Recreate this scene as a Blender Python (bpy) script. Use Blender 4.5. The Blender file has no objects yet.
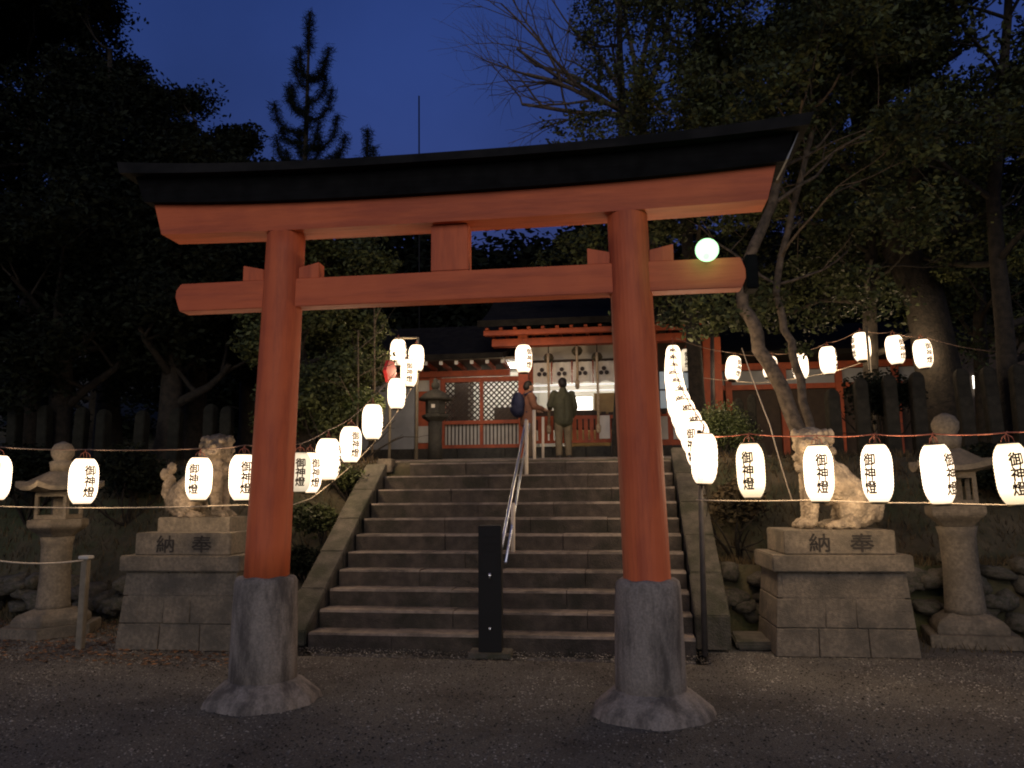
import bpy, bmesh, math, random
import numpy as np
from mathutils import Vector, Matrix
R = math.radians
random.seed(7)
rng = np.random.default_rng(11)
scene = bpy.context.scene
col = scene.collection

# ------------------------------------------------------------------ camera, sky, light, exposure
cam_d = bpy.data.cameras.new('camera')
cam = bpy.data.objects.new('camera', cam_d)
col.objects.link(cam)
FPX, EYE, PITCH, YAW, ROLL = 769.0, 1.6, R(8.0), R(8.0), R(0.45)
_f = Vector((-math.sin(YAW) * math.cos(PITCH), math.cos(YAW) * math.cos(PITCH), math.sin(PITCH)))
_r = Vector((math.cos(YAW), math.sin(YAW), 0))
_u = _r.cross(_f)
_r2 = math.cos(ROLL) * _r - math.sin(ROLL) * _u
_u2 = math.sin(ROLL) * _r + math.cos(ROLL) * _u
cam.matrix_world = Matrix(((_r2.x, _u2.x, -_f.x, 0), (_r2.y, _u2.y, -_f.y, 0), (_r2.z, _u2.z, -_f.z, EYE), (0, 0, 0, 1)))
cam_d.sensor_width = 36.0
cam_d.lens = FPX * 36.0 / 1024.0
cam_d.clip_end = 2000
cam_d.clip_start = 0.05
scene.camera = cam

world = bpy.data.worlds.new('World')
scene.world = world
world.use_nodes = True
wn = world.node_tree
bg = wn.nodes['Background']
sky = wn.nodes.new('ShaderNodeTexSky')
sky.sky_type = 'NISHITA'
sky.sun_disc = False
sky.sun_elevation = R(-2.5)
sky.sun_rotation = R(187)
sky.air_density = 1.2
sky.dust_density = 0.4
sky.ozone_density = 3.0
bg.inputs['Strength'].default_value = 0.84
# faint uneven cloud over the blue hour sky, and the camera's cool white balance
wtc = wn.nodes.new('ShaderNodeTexCoord')
wno = wn.nodes.new('ShaderNodeTexNoise')
wno.inputs['Scale'].default_value = 2.2
wno.inputs['Detail'].default_value = 5
wn.links.new(wtc.outputs['Generated'], wno.inputs['Vector'])
wmr = wn.nodes.new('ShaderNodeMapRange')
wmr.inputs['From Min'].default_value = 0.3
wmr.inputs['From Max'].default_value = 0.7
wmr.inputs['To Min'].default_value = 0.78
wmr.inputs['To Max'].default_value = 1.28
wn.links.new(wno.outputs['Fac'], wmr.inputs['Value'])
wv = wn.nodes.new('ShaderNodeVectorMath')
wv.operation = 'MULTIPLY'
wv.inputs[1].default_value = (1.0, 1.62, 2.15)
wn.links.new(sky.outputs[0], wv.inputs[0])
ws = wn.nodes.new('ShaderNodeVectorMath')
ws.operation = 'SCALE'
wn.links.new(wv.outputs[0], ws.inputs[0])
wn.links.new(wmr.outputs[0], ws.inputs['Scale'])
wn.links.new(ws.outputs[0], bg.inputs['Color'])

sun_d = bpy.data.lights.new('dusk_glow', 'SUN')
sun_d.energy = 0.82
sun_d.angle = R(40)
sun_d.color = (1.0, 0.86, 0.70)
sun = bpy.data.objects.new('dusk_glow', sun_d)
col.objects.link(sun)
sd = Vector((-0.12, 1.0, -0.40))          # direction in which the light travels
sun.rotation_euler = sd.to_track_quat('-Z', 'Y').to_euler()

scene.view_settings.view_transform = 'Standard'
scene.view_settings.look = 'None'
scene.view_settings.exposure = 0
scene.view_settings.gamma = 1
scene.view_settings.use_curve_mapping = False
scene.cycles.use_denoising = True
scene.cycles.filter_width = 2.0
scene.cycles.max_bounces = 5
scene.cycles.diffuse_bounces = 2
scene.cycles.use_light_tree = True
scene.cycles.sample_clamp_indirect = 4.0

def at(px, py, Y):
    """point of the plane y=Y that a sight line meets (used to survey the place from the photograph)"""
    d = _r2 * ((px - 512) / FPX) + _u2 * ((384 - py) / FPX) + _f
    return Vector((0, 0, EYE)) + d * (Y / d.y)

# ------------------------------------------------------------------ materials
def mat(name, c1, c2=None, scale=6.0, rough=0.8, bump=0.0, bscale=40.0, metal=0.0, spec=0.3, dirt=None, dscale=2.0, damt=0.5,
        emis=None, estr=0.0, island=0.0, detail=5.0, coord='Object', stretch=None):
    m = bpy.data.materials.new(name)
    m.use_nodes = True
    nt = m.node_tree
    N, L = nt.nodes, nt.links
    b = N['Principled BSDF']
    b.inputs['Roughness'].default_value = rough
    b.inputs['Metallic'].default_value = metal
    b.inputs['Specular IOR Level'].default_value = spec
    tc0 = N.new('ShaderNodeTexCoord')
    mpn = N.new('ShaderNodeMapping')
    L.new(tc0.outputs[coord], mpn.inputs['Vector'])
    dv = mpn.outputs['Vector']
    if stretch: mpn.inputs['Scale'].default_value = stretch
    if c2 is None:
        c2 = tuple(v * 0.8 for v in c1)
    n = N.new('ShaderNodeTexNoise')
    n.inputs['Scale'].default_value = scale
    n.inputs['Detail'].default_value = detail
    L.new(tc0.outputs[coord], n.inputs['Vector'])
    cr = N.new('ShaderNodeValToRGB')
    cr.color_ramp.elements[0].position = 0.35
    cr.color_ramp.elements[1].position = 0.65
    cr.color_ramp.elements[0].color = (*c2, 1)
    cr.color_ramp.elements[1].color = (*c1, 1)
    L.new(n.outputs['Fac'], cr.inputs['Fac'])
    out = cr.outputs['Color']
    if dirt is not None:
        n2 = N.new('ShaderNodeTexNoise')
        n2.inputs['Scale'].default_value = dscale
        n2.inputs['Detail'].default_value = 8
        n2.inputs['Roughness'].default_value = 0.65
        L.new(dv, n2.inputs['Vector'])
        r2 = N.new('ShaderNodeValToRGB')
        r2.color_ramp.elements[0].position = 0.45
        r2.color_ramp.elements[1].position = 0.62
        r2.color_ramp.elements[0].color = (0, 0, 0, 1)
        r2.color_ramp.elements[1].color = (damt, damt, damt, 1)
        L.new(n2.outputs['Fac'], r2.inputs['Fac'])
        mx = N.new('ShaderNodeMix')
        mx.data_type = 'RGBA'
        L.new(r2.outputs['Color'], mx.inputs[0])
        L.new(out, mx.inputs[6])
        mx.inputs[7].default_value = (*dirt, 1)
        out = mx.outputs[2]
    if island > 0:
        g = N.new('ShaderNodeNewGeometry')
        mr = N.new('ShaderNodeMapRange')
        mr.inputs['To Min'].default_value = 1 - island
        mr.inputs['To Max'].default_value = 1 + island
        L.new(g.outputs['Random Per Island'], mr.inputs['Value'])
        mm = N.new('ShaderNodeVectorMath')
        mm.operation = 'SCALE'
        L.new(out, mm.inputs[0])
        L.new(mr.outputs[0], mm.inputs['Scale'])
        out = mm.outputs[0]
    L.new(out, b.inputs['Base Color'])
    if bump > 0:
        nb = N.new('ShaderNodeTexNoise')
        nb.inputs['Scale'].default_value = bscale
        nb.inputs['Detail'].default_value = 6
        L.new(dv, nb.inputs['Vector'])
        bp = N.new('ShaderNodeBump')
        bp.inputs['Strength'].default_value = bump
        bp.inputs['Distance'].default_value = 0.02
        L.new(nb.outputs['Fac'], bp.inputs['Height'])
        L.new(bp.outputs['Normal'], b.inputs['Normal'])
    if emis is not None:
        b.inputs['Emission Color'].default_value = (*emis, 1)
        b.inputs['Emission Strength'].default_value = estr
    return m

M = {}
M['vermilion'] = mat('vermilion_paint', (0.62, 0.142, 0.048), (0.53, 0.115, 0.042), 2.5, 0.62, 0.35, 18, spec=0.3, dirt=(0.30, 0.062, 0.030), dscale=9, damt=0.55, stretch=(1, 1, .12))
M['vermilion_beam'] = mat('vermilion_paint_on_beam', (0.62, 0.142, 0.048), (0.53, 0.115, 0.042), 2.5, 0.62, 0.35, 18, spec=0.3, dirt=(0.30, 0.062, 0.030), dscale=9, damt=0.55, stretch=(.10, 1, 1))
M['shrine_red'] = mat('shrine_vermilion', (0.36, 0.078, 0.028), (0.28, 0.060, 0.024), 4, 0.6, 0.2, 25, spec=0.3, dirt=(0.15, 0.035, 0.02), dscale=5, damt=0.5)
M['black_wood'] = mat('black_weathered_wood', (0.008, 0.008, 0.008), (0.004, 0.004, 0.004), 8, 0.85, 0.5, 22, spec=0.1, stretch=(.1, 1, 1))
M['roof_board'] = mat('grey_weathered_board', (0.017, 0.016, 0.014), (0.008, 0.008, 0.007), 5, 0.9, 0.5, 22, spec=0.1, stretch=(.1, 1, 1))
M['granite'] = mat('granite', (0.180, 0.148, 0.108), (0.115, 0.096, 0.070), 30, 0.85, 0.5, 90, dirt=(0.07, 0.062, 0.048), dscale=3.0, damt=0.75)
M['plinth'] = mat('plinth_stone', (0.28, 0.24, 0.20), (0.19, 0.165, 0.14), 60, 0.9, 0.5, 120, dirt=(0.06, 0.052, 0.045), dscale=5.5, damt=0.85, stretch=(1, 1, .28))
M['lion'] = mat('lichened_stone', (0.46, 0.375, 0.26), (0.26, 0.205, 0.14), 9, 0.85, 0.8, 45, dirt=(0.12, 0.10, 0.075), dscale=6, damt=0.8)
M['lion_shaded'] = mat('shaded_lichened_stone', (0.26, 0.205, 0.145), (0.14, 0.11, 0.08), 9, 0.9, 0.9, 45, dirt=(0.06, 0.05, 0.036), dscale=6, damt=0.85)  # same statue stone, darkened to paint in the dimmer light at the left
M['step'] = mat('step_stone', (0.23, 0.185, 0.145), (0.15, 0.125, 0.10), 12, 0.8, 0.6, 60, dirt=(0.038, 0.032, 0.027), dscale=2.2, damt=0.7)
M['riser_shaded'] = mat('shaded_riser_stone', (0.075, 0.060, 0.048), (0.045, 0.037, 0.030), 9, 0.9, 0.7, 60, dirt=(0.022, 0.022, 0.015), dscale=2.5, damt=0.8)  # risers coloured darker to carry their shade
M['ramp'] = mat('ramp_stone', (0.085, 0.075, 0.058), (0.05, 0.045, 0.035), 9, 0.9, 0.7, 60, dirt=(0.025, 0.028, 0.014), dscale=3, damt=0.8)
M['moss_stone'] = mat('mossy_stone', (0.115, 0.10, 0.08), (0.07, 0.062, 0.05), 9, 0.9, 0.6, 60, dirt=(0.035, 0.038, 0.02), dscale=3, damt=0.8)
M['dark_stone'] = mat('dark_stone', (0.045, 0.042, 0.034), (0.026, 0.025, 0.021), 12, 0.8, 0.5, 50)
M['post_shaded'] = mat('shaded_post_stone', (0.022, 0.022, 0.016), (0.012, 0.012, 0.009), 8, 0.95, 0.6, 40, spec=0.1)  # left posts: same stone, darkened because little light reaches them
M['post_side'] = mat('dark_post_stone', (0.034, 0.031, 0.023), (0.018, 0.017, 0.013), 8, 0.95, 0.6, 40, spec=0.1)  # right posts: post stone in a dark tone
M['gravel'] = mat('gravel_ground', (0.150, 0.138, 0.116), (0.064, 0.059, 0.050), 70, 0.95, 1.0, 110, dirt=(0.055, 0.046, 0.038), dscale=.9, damt=0.75)
M['pebble'] = mat('pebbles', (0.190, 0.175, 0.148), (0.070, 0.064, 0.054), 2, 0.95, 0.0, island=0.85, spec=0.1)
M['earth'] = mat('earth', (0.085, 0.068, 0.040), (0.040, 0.036, 0.020), 3, 1.0, 1.0, 22, dirt=(0.035, 0.045, 0.018), dscale=1.6, damt=0.8)
M['bark'] = mat('bark', (0.13, 0.10, 0.07), (0.05, 0.04, 0.03), 12, 0.95, 0.9, 30)
M['dark_bark'] = mat('dark_bark', (0.030, 0.024, 0.017), (0.014, 0.012, 0.009), 12, 0.95, 0.9, 30)
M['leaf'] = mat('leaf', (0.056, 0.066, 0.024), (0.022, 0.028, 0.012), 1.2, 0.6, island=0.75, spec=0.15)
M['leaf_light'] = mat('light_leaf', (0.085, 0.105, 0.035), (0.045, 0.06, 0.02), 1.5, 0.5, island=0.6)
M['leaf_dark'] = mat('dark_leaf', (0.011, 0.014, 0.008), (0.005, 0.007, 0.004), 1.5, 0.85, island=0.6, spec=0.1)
M['pine'] = mat('pine_needles', (0.010, 0.015, 0.012), (0.006, 0.010, 0.008), 2, 0.8, island=0.4, spec=0.1)
M['dry_grass'] = mat('dry_grass', (0.075, 0.052, 0.024), (0.035, 0.028, 0.014), 2, 0.9, island=0.6)
M['litter'] = mat('fallen_leaf', (0.16, 0.075, 0.03), (0.09, 0.05, 0.025), 5, 0.8, island=0.6)
M['white_paint'] = mat('white_plaster', (0.46, 0.44, 0.39), (0.38, 0.36, 0.32), 4, 0.8)
M['grey_wall'] = mat('grey_plaster', (0.30, 0.31, 0.32), (0.24, 0.25, 0.26), 3, 0.9)
M['roof'] = mat('roof_bark', (0.018, 0.016, 0.013), (0.010, 0.009, 0.008), 6, 0.95, 0.4, 30, spec=0.05)
M['steel'] = mat('stainless_steel', (0.60, 0.66, 0.72), (0.53, 0.58, 0.64), 20, 0.28, metal=1.0)
M['pale_pipe'] = mat('pale_pipe', (0.50, 0.44, 0.36), (0.42, 0.37, 0.30), 12, 0.5)
M['bamboo'] = mat('bamboo', (0.20, 0.17, 0.12), (0.14, 0.12, 0.085), 12, 0.6)
M['pole_dark'] = mat('dark_pole', (0.07, 0.06, 0.055), (0.05, 0.045, 0.04), 12, 0.6)
M['wire'] = mat('cable', (0.20, 0.12, 0.08), (0.12, 0.08, 0.06), 12, 0.7)
M['rope'] = mat('rope', (0.45, 0.38, 0.29), (0.36, 0.30, 0.22), 60, 0.9)
M['copper'] = mat('copper_wire', (0.45, 0.15, 0.09), (0.30, 0.10, 0.06), 20, 0.5)
M['black'] = mat('black_lacquer', (0.004, 0.004, 0.004), (0.003, 0.003, 0.003), 4, 0.7)
M['carving'] = mat('carved_shadow_stone', (0.035, 0.03, 0.026), (0.02, 0.018, 0.016), 30, 0.95)
M['ink'] = mat('ink_on_lit_paper', (0.03, 0.022, 0.018), (0.02, 0.015, 0.012), 4, 0.8, emis=(0.06, 0.03, 0.015), estr=0.1)
M['paper'] = mat('lit_paper', (0.75, 0.70, 0.60), (0.7, 0.65, 0.55), 4, 0.7, emis=(1.0, 0.70, 0.42), estr=11.0)
M['paper_warm'] = mat('warm_lit_paper', (0.75, 0.70, 0.60), (0.7, 0.65, 0.55), 4, 0.7, emis=(1.0, 0.72, 0.40), estr=5.0)
M['paper_soft'] = mat('softly_lit_paper', (0.75, 0.70, 0.60), (0.7, 0.65, 0.55), 4, 0.7, emis=(1.0, 0.80, 0.55), estr=1.0)
def bulb_falloff(m, S, low):
    """the bulb hangs above the middle: the paper's own glow falls off toward its ends"""
    nt = m.node_tree; N, L = nt.nodes, nt.links
    tc = N.new('ShaderNodeTexCoord'); sp = N.new('ShaderNodeSeparateXYZ')
    L.new(tc.outputs['Object'], sp.inputs[0])
    ad = N.new('ShaderNodeMath'); ad.operation = 'ADD'; ad.inputs[1].default_value = 0.20
    L.new(sp.outputs['Z'], ad.inputs[0])
    ab = N.new('ShaderNodeMath'); ab.operation = 'ABSOLUTE'; L.new(ad.outputs[0], ab.inputs[0])
    mr = N.new('ShaderNodeMapRange'); mr.interpolation_type = 'SMOOTHSTEP'
    mr.inputs['From Min'].default_value = 0.12; mr.inputs['From Max'].default_value = 0.31
    mr.inputs['To Min'].default_value = S; mr.inputs['To Max'].default_value = S * low
    L.new(ab.outputs[0], mr.inputs['Value'])
    L.new(mr.outputs[0], N['Principled BSDF'].inputs['Emission Strength'])
    return mr
def thin_paper(m, colour, S, low, through):
    """thin glowing paper (or glass) that lets part of the bulb's light straight through"""
    mr = bulb_falloff(m, S, low)
    nt = m.node_tree; N, L = nt.nodes, nt.links
    em = N.new('ShaderNodeEmission'); em.inputs['Color'].default_value = (*colour, 1)
    L.new(mr.outputs[0], em.inputs['Strength'])
    tr = N.new('ShaderNodeBsdfTransparent')
    mx = N.new('ShaderNodeMixShader'); mx.inputs[0].default_value = through
    L.new(em.outputs[0], mx.inputs[1]); L.new(tr.outputs[0], mx.inputs[2])
    L.new(mx.outputs[0], N['Material Output'].inputs['Surface'])
thin_paper(M['paper'], (1.0, .74, .50), 5.0, .40, .4)
thin_paper(M['paper_warm'], (1.0, .74, .46), 3.6, .34, .4)
thin_paper(M['paper_soft'], (1.0, .80, .56), 1.15, .6, .2)
def bulb(parent, energy, colour, z, rad):
    d = bpy.data.lights.new('bulb', 'POINT')
    d.energy = energy; d.color = colour; d.shadow_soft_size = rad
    o = bpy.data.objects.new('bulb', d)
    col.objects.link(o); o.parent = parent; o.location = (0, 0, z)
    return o
M['red_paper'] = mat('red_paper', (0.45, 0.03, 0.03), (0.38, 0.025, 0.025), 4, 0.6)
M['skin'] = mat('skin', (0.42, 0.26, 0.18), (0.38, 0.23, 0.16), 10, 0.6)
M['hair'] = mat('black_hair', (0.012, 0.010, 0.009), (0.006, 0.005, 0.005), 60, 0.5, 0.4, 120)
M['olive'] = mat('olive_jacket', (0.058, 0.058, 0.032), (0.042, 0.042, 0.024), 8, 0.75, 0.5, 18)
M['khaki'] = mat('khaki_trousers', (0.17, 0.135, 0.08), (0.13, 0.10, 0.062), 8, 0.85, 0.4, 20)
M['brown_coat'] = mat('brown_coat', (0.17, 0.075, 0.045), (0.13, 0.06, 0.038), 8, 0.85, 0.4, 20)
M['navy'] = mat('navy_fabric', (0.012, 0.016, 0.045), (0.008, 0.010, 0.03), 8, 0.7, 0.4, 20)
M['brown_trousers'] = mat('brown_trousers', (0.10, 0.07, 0.045), (0.07, 0.05, 0.035), 8, 0.85, 0.4, 20)
M['shoe'] = mat('dark_shoe', (0.03, 0.025, 0.02), None, 8, 0.6)
M['bronze'] = mat('dark_bronze', (0.10, 0.085, 0.05), (0.05, 0.045, 0.03), 12, 0.5, metal=0.6)
M['gold_wood'] = mat('yellow_wood', (0.34, 0.23, 0.09), (0.26, 0.17, 0.07), 6, 0.6)
M['bell_rope'] = mat('bell_rope', (0.42, 0.33, 0.22), (0.25, 0.18, 0.11), 40, 0.9)
M['cloth'] = mat('white_cloth', (0.68, 0.64, 0.56), (0.60, 0.56, 0.48), 5, 0.9)
M['crest'] = mat('crest_ink', (0.05, 0.04, 0.04), None, 5, 0.9)
M['tube'] = mat('fluorescent_tube', (0.8, 0.8, 0.8), None, 4, 0.5, emis=(1.0, 0.95, 0.86), estr=75.0)
M['bar_glow'] = mat('white_bar_glow', (0.8, 0.8, 0.8), None, 4, 0.4, emis=(1.0, 0.97, 0.92), estr=0.75)  # plain white rails, glow added in place of reflected light
M['far_lamp'] = mat('far_window_light', (0.8, 0.8, 0.8), None, 4, 0.5, emis=(1.0, 0.93, 0.8), estr=4.0)
M['green_lamp'] = mat('mercury_lamp_glass', (0.8, 0.9, 0.8), None, 4, 0.4, emis=(0.50, 1.0, 0.66), estr=1.25)
thin_paper(M['green_lamp'], (.46, 1.0, .46), 2.3, 1.0, .2)
M['interior'] = mat('interior_wall', (0.72, 0.68, 0.60), (0.66, 0.62, 0.54), 4, 0.9)
M['dark_wood'] = mat('dark_wood', (0.045, 0.03, 0.02), (0.03, 0.02, 0.014), 8, 0.7)
M['glass_panel'] = mat('pale_window_panel', (0.42, 0.47, 0.50), (0.32, 0.36, 0.40), 4, 0.4, emis=(0.55, 0.75, 0.85), estr=0.16)

# ------------------------------------------------------------------ helpers
def link(o, parent=None):
    col.objects.link(o)
    if parent is not None:
        o.parent = parent
    return o

def mesh_obj(name, verts, faces, m, parent=None, smooth=False):
    me = bpy.data.meshes.new(name)
    me.from_pydata([tuple(v) for v in verts], [], faces)
    me.materials.append(m)
    if smooth:
        me.polygons.foreach_set('use_smooth', [True] * len(me.polygons))
    me.update()
    return link(bpy.data.objects.new(name, me), parent)

def bm_obj(name, bm, m, parent=None, smooth=False, bevel=0.0, seg=2):
    if bevel > 0:
        bmesh.ops.bevel(bm, geom=[e for e in bm.edges if e.calc_length() > bevel * 2.2], offset=bevel, segments=seg, affect='EDGES', clamp_overlap=True)
    bmesh.ops.recalc_face_normals(bm, faces=bm.faces)
    me = bpy.data.meshes.new(name)
    bm.to_mesh(me)
    bm.free()
    me.materials.append(m)
    if smooth:
        me.polygons.foreach_set('use_smooth', [True] * len(me.polygons))
    return link(bpy.data.objects.new(name, me), parent)

def empty(name, loc=(0, 0, 0), rz=0.0):
    o = bpy.data.objects.new(name, None)
    o.empty_display_size = 0.1
    col.objects.link(o)
    o.location = loc
    o.rotation_euler = (0, 0, rz)
    return o

def tag(o, label=None, cat=None, group=None, kind=None):
    if label: o['label'] = label
    if cat: o['category'] = cat
    if group: o['group'] = group
    if kind: o['kind'] = kind
    return o

def copy_tree(o, parent=None):
    c = o.copy()
    col.objects.link(c)
    c.parent = parent
    for ch in list(o.children):
        copy_tree(ch, c)
    return c

def box(bm, lo, hi, jit=0.0):
    vs = []
    for z in (lo[2], hi[2]):
        for y in (lo[1], hi[1]):
            for x in (lo[0], hi[0]):
                vs.append(bm.verts.new((x + random.uniform(-jit, jit), y + random.uniform(-jit, jit), z + random.uniform(-jit, jit))))
    for f in ((0, 1, 3, 2), (4, 6, 7, 5), (0, 4, 5, 1), (2, 3, 7, 6), (0, 2, 6, 4), (1, 5, 7, 3)):
        bm.faces.new([vs[i] for i in f])
    return vs

def hexa(bm, b, t):
    """b, t: four points each, counter-clockwise"""
    vs = [bm.verts.new(p) for p in list(b) + list(t)]
    for f in ((3, 2, 1, 0), (4, 5, 6, 7), (0, 1, 5, 4), (1, 2, 6, 5), (2, 3, 7, 6), (3, 0, 4, 7)):
        bm.faces.new([vs[i] for i in f])
    return vs

def boxobj(name, lo, hi, m, parent=None, bevel=0.0, jit=0.0):
    bm = bmesh.new()
    box(bm, lo, hi, jit)
    return bm_obj(name, bm, m, parent, bevel=bevel)

def lathe(bm, prof, n=24, c=(0, 0, 0), sq=None, phase=0.0, caps=True):
    rings = []
    for r, z in prof:
        ring = []
        for i in range(n):
            a = phase + 2 * math.pi * i / n
            rr = r
            ring.append(bm.verts.new((c[0] + rr * math.cos(a), c[1] + rr * math.sin(a), c[2] + z)))
        rings.append(ring)
    for a, b in zip(rings, rings[1:]):
        for i in range(n):
            bm.faces.new((a[i], a[(i + 1) % n], b[(i + 1) % n], b[i]))
    if caps:
        bm.faces.new(rings[0][::-1])
        bm.faces.new(rings[-1])
    return rings

def latheobj(name, prof, m, parent=None, n=24, c=(0, 0, 0), smooth=True, phase=0.0):
    bm = bmesh.new()
    lathe(bm, prof, n, c, phase=phase)
    o = bm_obj(name, bm, m, parent, smooth=smooth)
    return o

def tube(bm, pts, r0, r1=None, n=6, caps=True):
    pts = [Vector(p) for p in pts]
    if r1 is None: r1 = r0
    rads = r0 if isinstance(r0, (list, tuple)) else [r0 + (r1 - r0) * i / max(1, len(pts) - 1) for i in range(len(pts))]
    prev = None
    up = Vector((0, 0, 1))
    rings = []
    for i, p in enumerate(pts):
        d = (pts[min(i + 1, len(pts) - 1)] - pts[max(i - 1, 0)]).normalized()
        if prev is None:
            s = d.cross(up if abs(d.z) < 0.95 else Vector((1, 0, 0))).normalized()
        else:
            s = (prev - d * prev.dot(d)).normalized()
        prev = s
        t = d.cross(s)
        rings.append([bm.verts.new(p + (s * math.cos(2 * math.pi * k / n) + t * math.sin(2 * math.pi * k / n)) * rads[i]) for k in range(n)])
    for a, b in zip(rings, rings[1:]):
        for k in range(n):
            bm.faces.new((a[k], a[(k + 1) % n], b[(k + 1) % n], b[k]))
    if caps:
        bm.faces.new(rings[0][::-1])
        bm.faces.new(rings[-1])

def tubeobj(name, pts, r0, m, parent=None, r1=None, n=8):
    bm = bmesh.new()
    tube(bm, pts, r0, r1, n)
    return bm_obj(name, bm, m, parent, smooth=True)

def blob(name, caps, m, parent=None, voxel=0.014, smooth_it=4, noise=0.0, nscale=0.1, loc=(0, 0, 0)):
    """one continuous body grown from tapered capsules (p0, p1, r0, r1) and ellipsoids (c, (rx,ry,rz))"""
    bm = bmesh.new()
    for cp in caps:
        if len(cp) == 2:
            c, rr = cp
            mtx = Matrix.Translation(c) @ Matrix.Diagonal((*rr, 1))
            bmesh.ops.create_icosphere(bm, subdivisions=3, radius=1, matrix=mtx)
        elif len(cp) == 3:
            c, rr, eul = cp
            from mathutils import Euler
            mtx = Matrix.Translation(c) @ Euler([R(a) for a in eul]).to_matrix().to_4x4() @ Matrix.Diagonal((*rr, 1))
            bmesh.ops.create_icosphere(bm, subdivisions=3, radius=1, matrix=mtx)
        else:
            p0, p1, r0, r1 = cp
            p0, p1 = Vector(p0), Vector(p1)
            bmesh.ops.create_icosphere(bm, subdivisions=2, radius=r0, matrix=Matrix.Translation(p0))
            bmesh.ops.create_icosphere(bm, subdivisions=2, radius=r1, matrix=Matrix.Translation(p1))
            tube(bm, [p0, p1], r0, r1, 14)
    me = bpy.data.meshes.new(name)
    bm.to_mesh(me)
    bm.free()
    o = bpy.data.objects.new(name, me)
    col.objects.link(o)
    md = o.modifiers.new('r', 'REMESH')
    md.mode = 'VOXEL'
    md.voxel_size = voxel
    sm = o.modifiers.new('s', 'SMOOTH')
    sm.iterations = smooth_it
    sm.factor = 0.5
    if noise > 0:
        tx = bpy.data.textures.new(name + '_n', 'CLOUDS')
        tx.noise_scale = nscale
        dm = o.modifiers.new('d', 'DISPLACE')
        dm.texture = tx
        dm.strength = noise
        dm.mid_level = 0.5
    dg = bpy.context.evaluated_depsgraph_get()
    me2 = bpy.data.meshes.new_from_object(o.evaluated_get(dg))
    o.modifiers.clear()
    o.data = me2
    bpy.data.meshes.remove(me)
    me2.name = name
    me2.materials.clear()
    me2.materials.append(m)
    me2.polygons.foreach_set('use_smooth', [True] * len(me2.polygons))
    o.location = loc
    if parent is not None:
        o.parent = parent
    return o

def glyph_mesh(ch, size, bold=0.034):
    cu = bpy.data.curves.new('glyph', 'FONT')
    cu.body = ch
    cu.size = size
    cu.align_x = 'CENTER'
    cu.resolution_u = 2
    o = bpy.data.objects.new('glyph', cu)
    col.objects.link(o)
    dg = bpy.context.evaluated_depsgraph_get()
    me = bpy.data.meshes.new_from_object(o.evaluated_get(dg))
    bpy.data.objects.remove(o)
    v = np.array([tuple(x.co) for x in me.vertices]) if len(me.vertices) else np.zeros((0, 3))
    f = [tuple(p.vertices) for p in me.polygons]
    bpy.data.meshes.remove(me)
    if len(v) and bold > 0:      # brush-thick strokes: the glyph doubled round itself
        d = bold * size
        V2, F2 = [], []
        for k, (dx, dy) in enumerate(((0, 0), (d, 0), (-d, 0), (0, d), (0, -d), (.7 * d, .7 * d), (-.7 * d, -.7 * d), (.7 * d, -.7 * d), (-.7 * d, .7 * d))):
            w = v.copy(); w[:, 0] += dx; w[:, 1] += dy; w[:, 2] = k * .00035
            F2 += [tuple(i + len(v) * k for i in q) for q in f]
            V2.append(w)
        v, f = np.concatenate(V2), F2
    if len(v):
        v[:, 0] -= (v[:, 0].min() + v[:, 0].max()) / 2
        v[:, 1] -= (v[:, 1].min() + v[:, 1].max()) / 2
    return v, f

def leaf_mesh(name, centres, radii, counts, size, m, parent=None, shell=0.55, aspect=0.5, droop=0.0, flatten=1.0):
    """many separate leaf faces spread through clumps"""
    P, S = [], []
    for c, r, k in zip(centres, radii, counts):
        d = rng.normal(size=(k, 3))
        d /= np.linalg.norm(d, axis=1)[:, None]
        rad = rng.random(k) ** shell
        P.append(np.array(c)[None, :] + d * rad[:, None] * np.array(r)[None, :])
    P = np.concatenate(P)
    n = len(P)
    a = rng.normal(size=(n, 3)); a[:, 2] = a[:, 2] * 0.6 - droop
    a /= np.linalg.norm(a, axis=1)[:, None]
    b = rng.normal(size=(n, 3))
    b = b - a * (a * b).sum(1)[:, None]
    b /= np.linalg.norm(b, axis=1)[:, None]
    s = size * rng.uniform(0.6, 1.35, n)[:, None]
    V = np.stack([P - a * s, P + b * s * aspect, P + a * s, P - b * s * aspect], axis=1).reshape(-1, 3)
    me = bpy.data.meshes.new(name)
    me.vertices.add(n * 4)
    me.vertices.foreach_set('co', V.astype(np.float32).ravel())
    me.loops.add(n * 4)
    me.loops.foreach_set('vertex_index', np.arange(n * 4, dtype=np.int32))
    me.polygons.add(n)
    me.polygons.foreach_set('loop_start', np.arange(0, n * 4, 4, dtype=np.int32))
    me.polygons.foreach_set('loop_total', np.full(n, 4, dtype=np.int32))
    me.materials.append(m)
    me.update(calc_edges=True)
    return link(bpy.data.objects.new(name, me), parent)

# ------------------------------------------------------------------ ground, terrace, hill
def smooth(a, b, x):
    t = np.clip((x - a) / (b - a), 0, 1)
    return t * t * (3 - 2 * t)

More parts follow.
